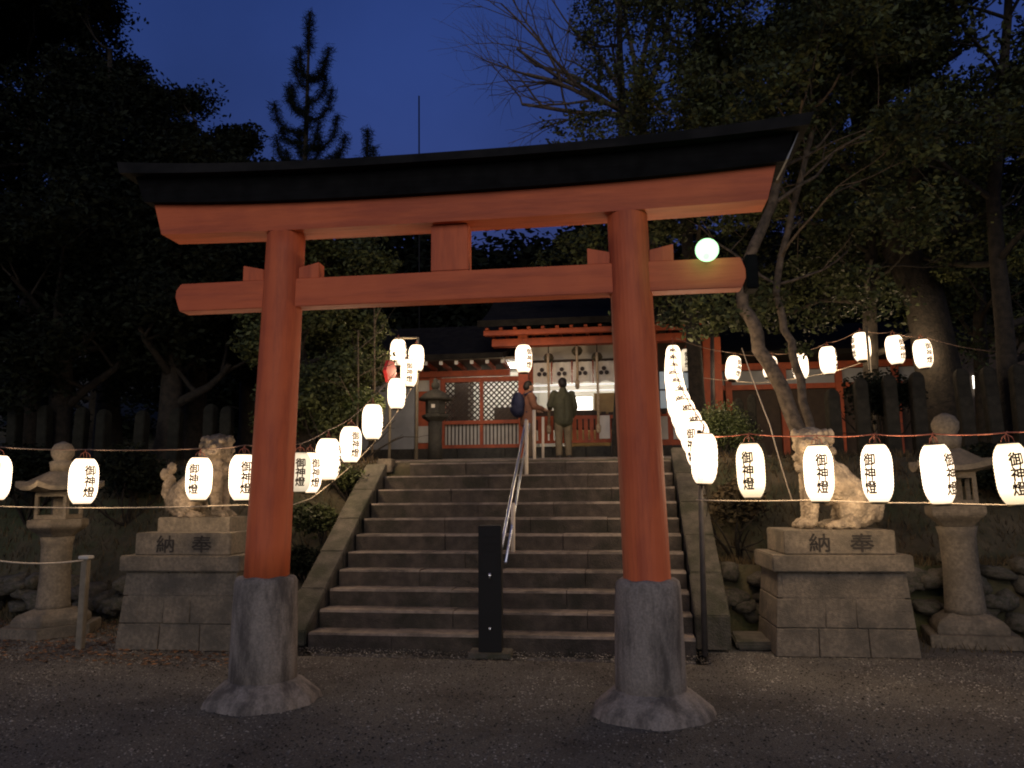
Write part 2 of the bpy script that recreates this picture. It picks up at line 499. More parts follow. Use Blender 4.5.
def ground_z(x, y):
    x = np.asarray(x, float); y = np.asarray(y, float)
    front = 9.25
    rise = smooth(front, 11.3, y) * 2.04
    # low retaining bank at the right
    rise = np.where(x > 0.9, np.where(y > 9.3, np.maximum(rise, 0.75 + 0.0 * y), rise), rise)
    slope = 0.05 * np.clip(y - 11, 0, 5.2)
    far = 0.30 * np.clip(y - 30, 0, 60)
    side = 0.10 * np.clip(np.abs(x + 1.3) - 8, 0, 40) * smooth(11, 16, y)
    bumps = 0.05 * np.sin(x * 2.3 + y) * np.cos(y * 1.7 - x * 0.6) * smooth(9.2, 9.8, y) * (1 - smooth(11.0, 11.5, y))
    z = rise + slope + far + side + bumps
    instairs = (x > -3.42) & (x < 0.78) & (y > 7.6) & (y < 11.05)
    z = np.where(instairs, np.minimum(z, (y - 8.0) * 0.55 - 0.35), z)
    z = np.where(instairs, np.maximum(z, -0.35), z)
    return z

def grid_obj(name, xs, ys, m, kind='structure'):
    X, Yg = np.meshgrid(xs, ys)
    Z = ground_z(X, Yg)
    V = np.stack([X, Yg, Z], -1).reshape(-1, 3)
    nx, ny = len(xs), len(ys)
    F = []
    for j in range(ny - 1):
        for i in range(nx - 1):
            k = j * nx + i
            F.append((k, k + 1, k + nx + 1, k + nx))
    o = mesh_obj(name, V, F, m, smooth=True)
    o['kind'] = kind
    return o

ys_near = np.array([-150, -60, -20, -5, 0, 2, 4, 6, 7.5, 7.59, 7.61, 8.0, 8.5, 9.0, 9.2])
xs_all = np.unique(np.concatenate([np.array([-400, -150, -60, -30, -20, -15]), np.arange(-12, 10.01, 0.5), np.array([-3.43, -3.41, 0.77, 0.79, 15, 20, 30, 60, 150, 400])]))
grid_obj('ground', xs_all, ys_near, M['gravel'])
xs_b = np.unique(np.concatenate([np.array([-400, -150, -60, -30, -20, -15]), np.arange(-12, 10.01, 0.22), np.array([-3.43, -3.41, 0.77, 0.79, 0.89, 0.91, 15, 20, 30, 60, 150, 400])]))
ys_b = np.unique(np.concatenate([np.array([9.2, 9.29, 9.31]), np.arange(9.4, 12, 0.2), np.array([11.04, 11.06, 13, 14, 15, 16.2, 18, 22, 26, 30, 40, 60, 90, 150, 400])]))
grid_obj('terrace_ground', xs_b, ys_b, M['earth'])

# loose gravel over the forecourt
def pebbles():
    n = 60000
    u = rng.random(n)
    y = 3.3 + 5.0 * u
    x = rng.uniform(-7.5, 5.0, n)
    keep = (np.abs(x + 1.2 + 0.13 * y) < 0.75 * y + 0.6)
    x, y = x[keep], y[keep]
    n = len(x)
    s = rng.uniform(0.004, 0.011, n)
    big = rng.random(n) < 0.015
    s[big] *= 1.7
    base = np.array([(1, 0, 0), (0, 1, 0), (-1, 0, 0), (0, -1, 0), (0, 0, .7), (0, 0, -.5)], float)
    ang = rng.random(n) * 6.28
    c, sn = np.cos(ang), np.sin(ang)
    V = np.repeat(base[None], n, 0) * rng.uniform(0.7, 1.3, (n, 6, 1))
    X = V[:, :, 0] * c[:, None] - V[:, :, 1] * sn[:, None]
    Yv = V[:, :, 0] * sn[:, None] + V[:, :, 1] * c[:, None]
    V[:, :, 0], V[:, :, 1] = X, Yv
    V = V * s[:, None, None]
    V[:, :, 0] += x[:, None]; V[:, :, 1] += y[:, None]; V[:, :, 2] += (s * 0.25)[:, None]
    tri = np.array([(0, 1, 4), (1, 2, 4), (2, 3, 4), (3, 0, 4)])
    F = (tri[None] + (np.arange(n) * 6)[:, None, None]).reshape(-1, 3)
    me = bpy.data.meshes.new('gravel')
    me.vertices.add(n * 6)
    me.vertices.foreach_set('co', V.astype(np.float32).ravel())
    me.loops.add(len(F) * 3)
    me.loops.foreach_set('vertex_index', F.astype(np.int32).ravel())
    me.polygons.add(len(F))
    me.polygons.foreach_set('loop_start', np.arange(0, len(F) * 3, 3, dtype=np.int32))
    me.polygons.foreach_set('loop_total', np.full(len(F), 3, dtype=np.int32))
    me.materials.append(M['pebble'])
    me.update(calc_edges=True)
    o = link(bpy.data.objects.new('gravel', me))
    tag(o, 'loose dark gravel spread over the forecourt', 'gravel', kind='stuff')
pebbles()

def litter(name, xr, yr, n, size, m, label, cat, upright=False):
    x = rng.uniform(*xr, n); y = rng.uniform(*yr, n)
    ok = ~((x > -3.7) & (x < 1.1) & (y > 7.6) & (y < 17))
    x, y = x[ok], y[ok]
    z = ground_z(x, y)
    V, F = [], []
    for i in range(len(x)):
        a = random.uniform(0, 6.28)
        s = size * random.uniform(0.5, 1.3)
        k = len(V)
        if upright:
            lx, ly = random.uniform(-.5, .5) * s, random.uniform(-.5, .5) * s
            w = s * 0.07
            V += [(x[i] - w * math.cos(a), y[i] - w * math.sin(a), z[i] - .01), (x[i] + w * math.cos(a), y[i] + w * math.sin(a), z[i] - .01), (x[i] + lx, y[i] + ly, z[i] + s * 0.8)]
            F.append((k, k + 1, k + 2))
        else:
            t = random.uniform(-.4, .4)
            V += [(x[i] + s * math.cos(a), y[i] + s * math.sin(a), z[i] + .012 + t * s * .4),
                  (x[i] - s * .5 * math.sin(a), y[i] + s * .5 * math.cos(a), z[i] + .01),
                  (x[i] - s * math.cos(a), y[i] - s * math.sin(a), z[i] + .012 - t * s * .3),
                  (x[i] + s * .5 * math.sin(a), y[i] - s * .5 * math.cos(a), z[i] + .02)]
            F.append((k, k + 1, k + 2, k + 3))
    o = mesh_obj(name, V, F, m)
    tag(o, label, cat, kind='stuff')
litter('fallen_leaves', (-8.5, -3.6), (7.0, 9.4), 2600, 0.03, M['litter'], 'brown fallen leaves in front of the left pedestal', 'leaves')
litter('grass', (-8.5, 7.5), (8.35, 9.5), 5200, 0.10, M['dry_grass'], 'dry grass and moss along the foot of the bank', 'grass', True)
litter('undergrowth', (-11, 8.5), (9.3, 11.6), 26000, 0.12, M['dry_grass'], 'dry undergrowth covering the banks beside the stairs', 'undergrowth', True)

# ------------------------------------------------------------------ stone stairs
ST_L, ST_R = -3.31, 0.68
def step_z(k): return 0.155 + 0.187 * k
stairs = empty('stone_stairs', (-1.3, 8.0, 0))
tag(stairs, 'wide worn stone staircase climbing from the gravel to the shrine terrace', 'stairs')
for k in range(11):
    bm = bmesh.new()
    y0 = 8.0 + 0.283 * k
    y1 = y0 + (0.283 + 0.10 if k < 10 else 0.75)
    xl, xr = (ST_L, ST_R) if k < 10 else (-3.02, ST_R)
    cuts = [xl]
    while cuts[-1] < xr - 1.7:
        cuts.append(cuts[-1] + random.uniform(0.8, 1.5))
    cuts.append(xr)
    z1 = step_z(k)
    for a, b in zip(cuts, cuts[1:]):
        dz = random.uniform(-.006, .006)
        dy = random.uniform(-.008, .008)
        nseg = max(3, int((b - a) / 0.14))
        xs = np.linspace(a + .003, b - .003, nseg + 1)
        top = []
        for x in xs:
            wy, wz = random.uniform(-.005, .005), random.uniform(-.0035, .0035)
            top.append([bm.verts.new(p) for p in ((x, y0 + dy + .012, z1 - .20), (x, y0 + dy + wy, z1 - .022), (x, y0 + dy + wy + .016, z1 + dz + wz), (x, y1, z1 + dz), (x, y1, z1 - .20))])
        for p, q in zip(top, top[1:]):
            for i in range(4):
                bm.faces.new((p[i], q[i], q[i + 1], p[i + 1]))
        bm.faces.new(top[0]); bm.faces.new(top[-1][::-1])
    s = bm_obj('step', bm, M['riser_shaded'])
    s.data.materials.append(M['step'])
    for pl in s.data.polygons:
        if pl.normal.z > .35: pl.material_index = 1  # upward faces coloured lighter, painting in light from above
    s.parent = stairs
    s.location = (1.3, -8.0, 0)
# solid core
core = bmesh.new()
prof = [(8.02, -0.05)] + [(8.02, step_z(0) - .195)]
vsL, vsR = [], []
pts = [(8.05, -0.1), (8.05, 0.0), (10.9, step_z(10) - .21), (11.5, step_z(10) - .21), (11.5, -0.1)]
for y, z in pts:
    vsL.append(core.verts.new((ST_L + .01, y, z))); vsR.append(core.verts.new((ST_R - .01, y, z)))
core.faces.new(vsL); core.faces.new(vsR[::-1])
for i in range(len(pts)):
    j = (i + 1) % len(pts)
    core.faces.new((vsL[i], vsR[i], vsR[j], vsL[j]))
c_ = bm_obj('stair_core', core, M['step'])
c_.parent = stairs; c_.location = (1.3, -8.0, 0)

def side_ramp(x0, x1, y0, y1, zoff, zb, label, n, flare):
    t = empty('side_ramp', ((x0 + x1) / 2, y0, 0))
    for i in range(n):
        bm = bmesh.new()
        ya, yb = y0 + (y1 - y0) * i / n + .004, y0 + (y1 - y0) * (i + 1) / n - .004
        def zt(y): return zb + (y - 8.0) / 0.283 * 0.187 + zoff
        ja, jb = random.uniform(-.01, .01), random.uniform(-.01, .01)
        hexa(bm, [(x0 - flare + ja, ya, zt(ya) - .45 if i else 0.02), (x1 + jb, ya, zt(ya) - .45 if i else 0.02), (x1 + jb, yb, zt(yb) - .45), (x0 - flare + ja, yb, zt(yb) - .45)],
             [(x0 + ja, ya, zt(ya)), (x1 + jb, ya, zt(ya)), (x1 + jb, yb, zt(yb)), (x0 + ja, yb, zt(yb))])
        s = bm_obj('ramp_slab', bm, M['ramp'], bevel=0.012)
        s.parent = t
        s.location = (-(x0 + x1) / 2, -y0, 0)
    tag(t, label, 'ramp')
    return t
side_ramp(-3.64, -3.33, 7.95, 10.75, 0.05, 0.155, 'sloping stone slab kerb on the left side of the stairs', 5, 0.05)
side_ramp(0.70, 1.04, 8.15, 10.95, 0.10, 0.155, 'sloping stone slab kerb beside the stairs, behind the right pillar', 5, 0.0)

# terrace foundation courses under the shrine
def block_wall(name, x0, x1, y0, y1, z0, z1, m, label, cat='wall', rows=2, w=0.9, jit=0.008):
    bm = bmesh.new()
    for r in range(rows):
        za, zb = z0 + (z1 - z0) * r / rows, z0 + (z1 - z0) * (r + 1) / rows
        x = x0
        off = random.uniform(0.3, 1) * w
        while x < x1 - 0.01:
            xe = min(x1, x + off)
            box(bm, (x + .004, y0 + random.uniform(0, .02), za + .004), (xe - .004, y1, zb - .004), jit * .4)
            x = xe
            off = w * random.uniform(0.7, 1.3)
    o = bm_obj(name, bm, m, bevel=0.008, seg=1)
    tag(o, label, cat)
    return o

bm = bmesh.new()
yy = 11.56
while yy < 16.5:
    xx = -4.9
    while xx < 2.0:
        w_ = random.uniform(.7, 1.1)
        z0_, z1_ = 2.045 + .05 * (yy - 11), 2.045 + .05 * (yy + .8 - 11)
        hexa(bm, [(xx + .004, yy + .004, z0_ - .1), (xx + w_ - .004, yy + .004, z0_ - .1), (xx + w_ - .004, yy + .796, z1_ - .1), (xx + .004, yy + .796, z1_ - .1)], [(xx + .004, yy + .004, z0_ + .01), (xx + w_ - .004, yy + .004, z0_ + .01), (xx + w_ - .004, yy + .796, z1_ + .01), (xx + .004, yy + .796, z1_ + .01)])
        xx += w_
    yy += .8
pv = bm_obj('terrace_paving', bm, M['step'])
pv['kind'] = 'structure'

# rough boulder retaining walls either side
def rock_wall(x0, x1, y, z0, z1, label, n):
    t = empty('boulder_wall', ((x0 + x1) / 2, y, 0))
    proto = []
    for i in range(n):
        bm = bmesh.new()
        bmesh.ops.create_icosphere(bm, subdivisions=3, radius=1)
        a, b = random.uniform(0, 9), random.uniform(0, 9)
        for v in bm.verts:
            c = v.co
            d = 1 + 0.12 * math.sin(3 * c.x + a) * math.cos(3 * c.z + b) + 0.06 * math.sin(7 * c.y + a + 5 * c.x) + .05 * math.sin(11 * c.z + b)
            q = max(abs(c.x), abs(c.y), abs(c.z))
            v.co = c * d * (0.55 + 0.45 / q * .8)
        w, h = random.uniform(0.10, 0.22), random.uniform(0.07, 0.14)
        o = bm_obj('boulder', bm, M['moss_stone'], t, smooth=True)
        px_ = x0 + (x1 - x0) * ((i * 0.618) % 1)
        pz_ = z0 + (z1 - z0) * random.random()
        o.scale = (w, 0.2, h)
        o.rotation_euler = (random.uniform(-.2, .2), random.uniform(-.3, .3), random.uniform(-.3, .3))
        o.location = (px_ - (x0 + x1) / 2, random.uniform(0.02, .12) + 0.10 * (pz_ - z0), pz_)
    tag(t, label, 'wall')
rock_wall(1.0, 8.5, 9.2, 0.12, 0.85, 'low retaining wall of rounded boulders behind the right pedestal', 95)
rock_wall(-9.0, -3.9, 9.35, 0.1, 0.5, 'low mossy boulder wall behind the left pedestal', 60)
boxobj('stone_slab', (1.10, 8.25, 0.0), (1.62, 8.75, 0.10), M['moss_stone'], bevel=0.02, jit=0.02)
tag(bpy.data.objects['stone_slab'], 'flat slab on the ground between the side kerb and right pedestal', 'slab')

# ------------------------------------------------------------------ torii
TX, TY = -1.335, 5.98
torii = empty('torii_gate', (TX, TY, 0))
tag(torii, 'large vermilion torii gate with black roof beam on grey stone plinths', 'torii gate')
torii['kind'] = 'thing'
def Tm(name, bm, m, smooth=False, bevel=0.0, parent=torii):
    return bm_obj(name, bm, m, parent, smooth, bevel)

for sx in (-1, 1):
    xb, xt = sx * 1.505, sx * 1.435
    bm = bmesh.new()
    prof, n = [], 32
    rings = []
    for z, r in ((0.90, .176), (1.2, .175), (2.0, .170), (3.0, .164), (3.60, .160), (3.774, .158)):
        t = (z - 0.9) / 2.9
        cx = xb + (xt - xb) * t
        rings.append([bm.verts.new((cx + r * math.cos(2 * math.pi * i / n), r * math.sin(2 * math.pi * i / n), z)) for i in range(n)])
    for a, b in zip(rings, rings[1:]):
        for i in range(n):
            bm.faces.new((a[i], a[(i + 1) % n], b[(i + 1) % n], b[i]))
    bm.faces.new(rings[0][::-1]); bm.faces.new(rings[-1])
    Tm('pillar', bm, M['vermilion'], smooth=False)
    o = torii.children[-1]
    for p in o.data.polygons:
        if abs(p.normal.z) < .9: p.use_smooth = True
    # stone sleeve
    bm = bmesh.new()
    rings = []
    for z, r in ((0.0, .262), (0.3, .258), (0.7, .25), (0.90, .242), (0.935, .232), (0.95, .21), (0.952, .17)):
        rings.append([bm.verts.new((xb + (r + random.uniform(-.002, .002)) * math.cos(2 * math.pi * i / 36), (r + random.uniform(-.002, .002)) * math.sin(2 * math.pi * i / 36), z + 0.006 * math.sin(i))) for i in range(36)])
    for a, b in zip(rings, rings[1:]):
        for i in range(36):
            bm.faces.new((a[i], a[(i + 1) % 36], b[(i + 1) % 36], b[i]))
    bm.faces.new(rings[0][::-1]); bm.faces.new(rings[-1])
    Tm('stone_sleeve', bm, M['plinth'], smooth=True)
    # rough concrete skirt
    bm = bmesh.new()
    rings = []
    for j, (z, r) in enumerate(((-0.02, .445), (0.05, .42), (0.11, .35), (0.16, .29), (0.175, .24))):
        rings.append([bm.verts.new((xb + (r * (1 + (0.05 * math.sin(i * .7 + sx) + .03 * math.sin(i * 1.9 + 2)) * (1 - j / 5))) * math.cos(2 * math.pi * i / 48), r * (1 + .04 * math.sin(i * .9) * (1 - j / 5)) * math.sin(2 * math.pi * i / 48), z + random.uniform(-.004, .004))) for i in range(48)])
    for a, b in zip(rings, rings[1:]):
        for i in range(48):
            bm.faces.new((a[i], a[(i + 1) % 48], b[(i + 1) % 48], b[i]))
    bm.faces.new(rings[-1])
    Tm('mortar_skirt', bm, M['plinth'], smooth=True)

def curved_beam(name, half_t, half_b, zt0, zb0, curve_t, curve_b, d_t, d_b, m, y_off=0.0, n=40, bevel=0.0):
    bm = bmesh.new()
    sec = []
    for i in range(n + 1):
        s = -1 + 2 * i / n
        xt, xb = s * half_t, s * half_b
        k = abs(s) ** 2.6
        zt, zb = zt0 + curve_t * k, zb0 + curve_b * k
        sec.append([bm.verts.new(p) for p in ((xb, -d_b + y_off, zb), (xb, d_b + y_off, zb), (xt, d_t + y_off, zt), (xt, -d_t + y_off, zt))])
    for a, b in zip(sec, sec[1:]):
        for i in range(4):
            j = (i + 1) % 4
            bm.faces.new((a[i], b[i], b[j], a[j]))
    bm.faces.new(sec[0]); bm.faces.new(sec[-1][::-1])
    return Tm(name, bm, m, bevel=bevel)
curved_beam('lower_lintel', 2.57, 2.50, 3.993, 3.772, 0.075, 0.03, 0.150, 0.135, M['vermilion_beam'])
curved_beam('upper_lintel', 2.70, 2.63, 4.205, 3.996, 0.080, 0.075, 0.235, 0.205, M['black_wood'])
curved_beam('roof_cap', 2.84, 2.79, 4.290, 4.208, 0.115, 0.082, 0.30, 0.33, M['roof_board'])
curved_beam('roof_ridge', 2.82, 2.82, 4.338, 4.293, 0.115, 0.115, 0.10, 0.26, M['roof_board'])
for sx in (1,):   # pale strip of worn sheet metal on the beam end
    bm = bmesh.new()
    hexa(bm, [(sx * 2.635, -.20, 4.085), (sx * 2.652, -.20, 4.085), (sx * 2.652, .20, 4.085), (sx * 2.635, .20, 4.085)], [(sx * 2.745, -.235, 4.305), (sx * 2.722, -.235, 4.272), (sx * 2.722, .235, 4.272), (sx * 2.705, .235, 4.272)])
    Tm('end_strip', bm, M['grey_wall'])
# tie beam with pointed ends
bm = bmesh.new()
pr_ = [(-2.335, 3.135), (2.285, 3.135), (2.315, 3.20), (2.33, 3.25), (2.285, 3.375), (-2.335, 3.375), (-2.375, 3.32), (-2.38, 3.26)]
fa = [bm.verts.new((x, -.075, z)) for x, z in pr_]
fb = [bm.verts.new((x, .075, z)) for x, z in pr_]
bm.faces.new(fa); bm.faces.new(fb[::-1])
for i in range(len(pr_)):
    j = (i + 1) % len(pr_)
    bm.faces.new((fa[i], fb[i], fb[j], fa[j]))
Tm('tie_beam', bm, M['vermilion_beam'], bevel=.006)
for sx in (1,):
    bm = bmesh.new(); x0, x1 = (2.318, 2.41) if sx > 0 else (-2.42, -2.393)
    box(bm, (x0, -.09, 3.12), (x1, .09, 3.39)); Tm('tie_beam_cap', bm, M['black_wood'], bevel=.01)
for sx in (-1, 1):
    for s2 in (-1, 1):
        bm = bmesh.new()
        xi = sx * 1.443 + s2 * .155
        xo = sx * 1.443 + s2 * (.34 if s2 * sx > 0 else .33)
        z0 = 3.377
        a, b = xi, xo
        bt = [(a, -.06, z0), (b, -.06, z0), (b, .06, z0), (a, .06, z0)]
        tp = [(a, -.06, z0 + .095), (b, -.06, z0 + .135), (b, .06, z0 + .135), (a, .06, z0 + .095)]
        hexa(bm, bt, tp)
        Tm('wedge', bm, M['vermilion'], bevel=.004)
bm = bmesh.new(); box(bm, (-.155, -.07, 3.378), (.155, .07, 3.771)); Tm('centre_strut', bm, M['vermilion'], bevel=.008)

# green mercury lamp hung in front of the tie beam
lp = at(707, 250, 5.79)
lamp = empty('round_lamp', (lp.x, lp.y, lp.z))
tag(lamp, 'round green-white glowing lamp at the right end of the torii tie beam', 'lamp')
bm = bmesh.new(); bmesh.ops.create_uvsphere(bm, u_segments=24, v_segments=16, radius=.088); bm_obj('glass_globe', bm, M['green_lamp'], lamp, smooth=True); bulb(lamp, 2.5, (.30, 1.0, .50), 0, .04)
tubeobj('bracket_arm', [(0, .06, -.03), (0, .115, -.03)], .02, M['black'], lamp, n=8)

# ------------------------------------------------------------------ paper lanterns
BH, BR = 0.50, 0.152
def body_r(z):   # z from 0 (top) to -BH
    t = (-z / BH) * 2 - 1
    return BR * (1 - abs(t) ** 3.8 * 0.40) * (1 - .02 * t)
def make_lantern(mname):
    root = empty('paper_lantern')
    bm = bmesh.new()
    n, K = 24, 34
    prof = [(body_r(-BH * k / K) * (1.0 if k % 2 else 0.978), -BH * k / K) for k in range(K + 1)]
    lathe(bm, prof[::-1], n, caps=False)
    bm_obj('paper_shade', bm, M[mname], root, smooth=True)
    bulb(root, {'paper': 42.0, 'paper_warm': 36.0, 'paper_soft': 6.0}[mname], (1.0, .70, .42), -.22, .06)
    latheobj('top_ring', [(.083, -.012), (.088, -.006), (.088, .012), (.02, .014)], M['bronze'], root, 20)
    latheobj('bottom_ring', [(.03, -BH - .022), (.085, -BH - .020), (.085, -BH + .006)], M['bronze'], root, 20)
    bm = bmesh.new()
    tube(bm, [(-.06, 0, .012), (-.045, 0, .055), (0, 0, .085), (.045, 0, .055), (.06, 0, .012)], .0045, n=5)
    tube(bm, [(0, -.03, .012), (.01, -.01, .05), (-.005, 0, .10)], .004, n=5)
    tube(bm, [(0, .03, .012), (-.015, .01, .06), (.01, 0, .11)], .004, n=5)
    bm_obj('wire_hook', bm, M['copper'], root, smooth=True)
    # writing wrapped round the paper, front and back
    bm = bmesh.new()
    for row, ch in enumerate('御神燈'):
        v, f = glyph_mesh(ch, 0.124, .030)
        if len(v):
            vs = [bm.verts.new((p[0] * 1.06, -p[2], p[1] * 1.0 - 0.132 - row * 0.120)) for p in v]
            for ff in f:
                try: bm.faces.new([vs[i] for i in ff])
                except ValueError: pass
    for xx in np.arange(-.075, .0751, .0125):
        bmesh.ops.bisect_plane(bm, geom=bm.verts[:] + bm.edges[:] + bm.faces[:], plane_co=(xx, 0, 0), plane_no=(1, 0, 0))
    for zz in np.arange(-.48, 0, .04):
        bmesh.ops.bisect_plane(bm, geom=bm.verts[:] + bm.edges[:] + bm.faces[:], plane_co=(0, 0, zz), plane_no=(0, 0, 1))
    flat = bpy.data.meshes.new('flat')
    bm.to_mesh(flat)
    bm.free()
    for back in (0, 1):
        bm = bmesh.new()
        bm.from_mesh(flat)
        for v in bm.verts:
            a = v.co.x / BR + math.pi * back
            r = body_r(v.co.z) + .003 - v.co.y
            v.co = Vector((r * math.sin(a), -r * math.cos(a), v.co.z))
        bm_obj('lettering', bm, M['ink'], root)
    bpy.data.meshes.remove(flat)
    return root

lan_proto = make_lantern('paper')
lan_soft = make_lantern('paper_soft')
lan_warm = make_lantern('paper_warm')
used = {'paper': False, 'paper_soft': False, 'paper_warm': False}
def lantern(px, pytop, h, Y, rot, label, group, soft=False, tilt=(0, 0), wf=1.0):
    key = {True: 'paper_soft', False: 'paper', 'warm': 'paper_warm'}[soft]
    p = {True: lan_soft, False: lan_proto, 'warm': lan_warm}[soft]
    o = copy_tree(p) if used[key] else p
    used[key] = True
    o.location = at(px, pytop, Y)
    s = h * Y / FPX / BH
    o.scale = (s * wf, s * wf, s)
    o.rotation_euler = (R(tilt[0]), R(tilt[1]), R(rot))
    tag(o, label, 'paper lantern', group)
    return o
G1 = 'paper lanterns strung across the right pedestal'
G2 = 'paper lanterns strung across the left pedestal'
G3 = 'paper lanterns climbing the left side of the stairs'
G4 = 'paper lanterns climbing the right side of the stairs'
G5 = 'paper lanterns strung under the trees on the terrace'
right_front = [
    (749, 444, 51, 7.75, -22, 'lit paper lantern left of the right lion-dog statue, lettering turned left', (0, -1)),
    (817, 446, 52, 7.65, 0, 'lit paper lantern hanging before the chest of the right lion-dog, lettering facing straight out', (0, 0)),
    (875, 445, 53, 7.5, -45, 'lit paper lantern hanging just behind the rump of the right lion-dog statue', (0, 0)),
    (934, 445, 54, 7.35, 30, 'tilted lit paper lantern in front of the right stone lantern roof', (0, -4)),
    (1008, 444, 55, 7.2, -8, 'lit paper lantern to the right of the right stone lantern, cut by the frame', (0, -3))]
for px, pt, h, Y, rt, lb, tl in right_front:
    lantern(px, pt, h, Y, rt, lb, G1, tilt=tl, wf=.85, soft='warm' if px in (749, 1008) else False)
left_front = [
    (-2, 456, 48, 7.6, 30, 'lit paper lantern cut by the left border, left of the stone lantern', (0, 0)),
    (85, 459, 48, 7.5, 62, 'lit paper lantern beside the left stone lantern roof, lettering at its right edge', (0, 0)),
    (200, 458, 44, 7.6, 5, 'lit paper lantern hanging in front of the left lion-dog statue', (0, 0)),
    (244, 455, 47, 7.5, 40, 'lit paper lantern touching the left torii pillar on its left side', (0, 0))]
for px, pt, h, Y, rt, lb, tl in left_front:
    lantern(px, pt, h, Y, rt, lb, G2, tilt=tl)
lantern(300, 453, 40, 8.8, 28, 'dim cream paper lantern showing just right of the left torii pillar', G3, soft=True)
left_up = [
    (310, 453, 41, 9.3, 55, 'bright lantern half behind the dim cream lantern by the left pillar'),
    (328.5, 439, 42, 9.7, 100, 'brightest blank-looking lantern beside the cream one, first up the left bank'),
    (351, 427, 36.5, 10.4, 48, 'lit lantern with lettering at its right edge, middle of the row up the left bank'),
    (373, 405, 35.5, 11.1, 100, 'lit lantern in line above the stair kerb, just below the red sign'),
    (397, 379, 31, 12.3, 100, 'lowest lit lantern of the cluster of four near the bronze lantern'),
    (409, 360, 28, 13.4, 20, 'lantern with visible lettering in the centre of the cluster by the red sign'),
    (416.5, 345.5, 27, 14.2, 100, 'right lantern of the top pair at the head of the left pole'),
    (398.5, 340, 27.5, 14.0, 90, 'left lantern of the top pair at the head of the left pole')]
for px, pt, h, Y, rt, lb in left_up:
    lantern(px, pt, h, Y, rt, lb, G3)
# right stair row, evenly spaced in depth along a rising cable
P0, P1 = at(704, 434, 7.9), at(673, 346, 13.2)
NR = 11
words = ['first and lowest', 'second', 'third', 'fourth', 'fifth', 'sixth', 'seventh', 'eighth', 'ninth', 'tenth', 'topmost']
row_pts = []
for i in range(NR):
    t = i / (NR - 1)
    p = P0.lerp(P1, t)
    p.z -= 0.05 * math.sin(math.pi * t)
    p.x -= 0.10 * math.sin(math.pi * t)
    o = copy_tree(lan_proto)
    o.location = p
    s = 0.98 - 0.04 * t
    o.scale = (s * .88, s * .88, s)
    o.rotation_euler = (R(random.uniform(-3, 3)), R(random.uniform(-4, 4)), R([-95, -38, 10, 5, -10, 20, 0, -20, 10, -6, -12][i]))
    tag(o, '%s lit lantern counted upward in the overlapping row rising right of the stairs' % words[i], 'paper lantern', G4)
    row_pts.append(p + Vector((0, 0, .085)))
up_right = [
    (734.5, 357, 24, 15.2, 40, 'first tilted lantern on the terrace string, left of the leaning trunk', (0, 12)),
    (771, 357, 21, 15.4, 30, 'lantern half hidden by the leaning tree trunk on the terrace string', (0, 10)),
    (799, 354, 25, 15.0, 90, 'narrow lantern right of the leaning trunk on the terrace string', (0, 6)),
    (827, 347, 26, 14.6, 60, 'fourth lantern from the left under the trees, before the higher three', (0, -4)),
    (860, 333.5, 27, 14.2, 100, 'highest lantern, beside the thin pole on the terrace', (0, 4)),
    (893, 336, 27, 14.0, 30, 'tilted lantern between the thin pole and the big tree trunk', (0, -6)),
    (921, 340, 27, 13.8, 20, 'last lantern of the terrace string, left of the thick dark trunk', (0, -4))]
for px, pt, h, Y, rt, lb, tl in up_right:
    lantern(px, pt, h, Y, rt, lb, G5, tilt=tl)
lantern(523.5, 345.5, 28, 15.0, 50, 'single lit lantern hanging under the shrine eave left of the bells', 'paper lanterns at the shrine')
lantern(686.5, 349.5, 22, 15.6, 0, 'small dim cream lantern with clear lettering beside the top of the rising row', 'paper lanterns at the shrine', soft=True)

def cable(name, pts, r, m, label, cat='cable', sag=0.0, sub=6):
    P = []
    for a, b in zip(pts, pts[1:]):
        for k in range(sub):
            t = k / sub
            p = Vector(a).lerp(Vector(b), t)
            p.z -= sag * 4 * t * (1 - t)
            P.append(p)
    P.append(Vector(pts[-1]))
    o = tubeobj(name, P, r, m, n=5)
    tag(o, label, cat)
    return o
rf = [at(px, pt, Y) + Vector((0, 0, .1)) for px, pt, h, Y, *_ in right_front]
pole_r = at(702, 436, 8.0)
end_r = at(1100, 424, 6.9)
cable('lantern_cable', [pole_r] + rf + [end_r], .006, M['copper'], 'brown cable carrying the lanterns in front of the right pedestal', sag=.015)
lr = [at(696, 500, 7.95), at(817, 500, 7.75), at(934, 503, 7.5), at(1100, 505, 7.1)]
cable('guy_rope', lr, .006, M['rope'], 'pale rope running under the lanterns at the right pedestal', 'rope', sag=.01)
lf = [at(-70, 446, 7.7)] + [at(px, pt, Y) + Vector((0, 0, .1)) for px, pt, h, Y, *_ in left_front] + [at(300, 444, 8.6), at(328, 430, 9.7), at(351, 418, 10.4), at(373, 397, 11.1), at(396, 372, 12.3), at(399, 337, 14.0)]
cable('lantern_cable', lf, .006, M['wire'], 'cable carrying lanterns from the left border and up the left bank', sag=.012)
ll = [at(-70, 504, 7.75), at(85, 508, 7.65), at(245, 505, 7.6), at(283, 507, 8.3), at(312, 498, 9.2), at(351, 466, 10.4), at(373, 444, 11.1), at(400, 408, 12.6), at(416, 380, 14.1)]
cable('guy_rope', ll, .006, M['rope'], 'pale rope under the left lanterns that climbs the left bank', 'rope', sag=.008)
cable('lantern_cable', [pole_r] + row_pts + [at(672, 338, 13.4)], .006, M['copper'], 'cable of the overlapping lantern row rising right of the stairs')
ur = [at(676, 338, 13.5)] + [at(px, pt, Y) + Vector((0, 0, .08)) for px, pt, h, Y, *_ in up_right] + [at(1000, 352, 13.0)]
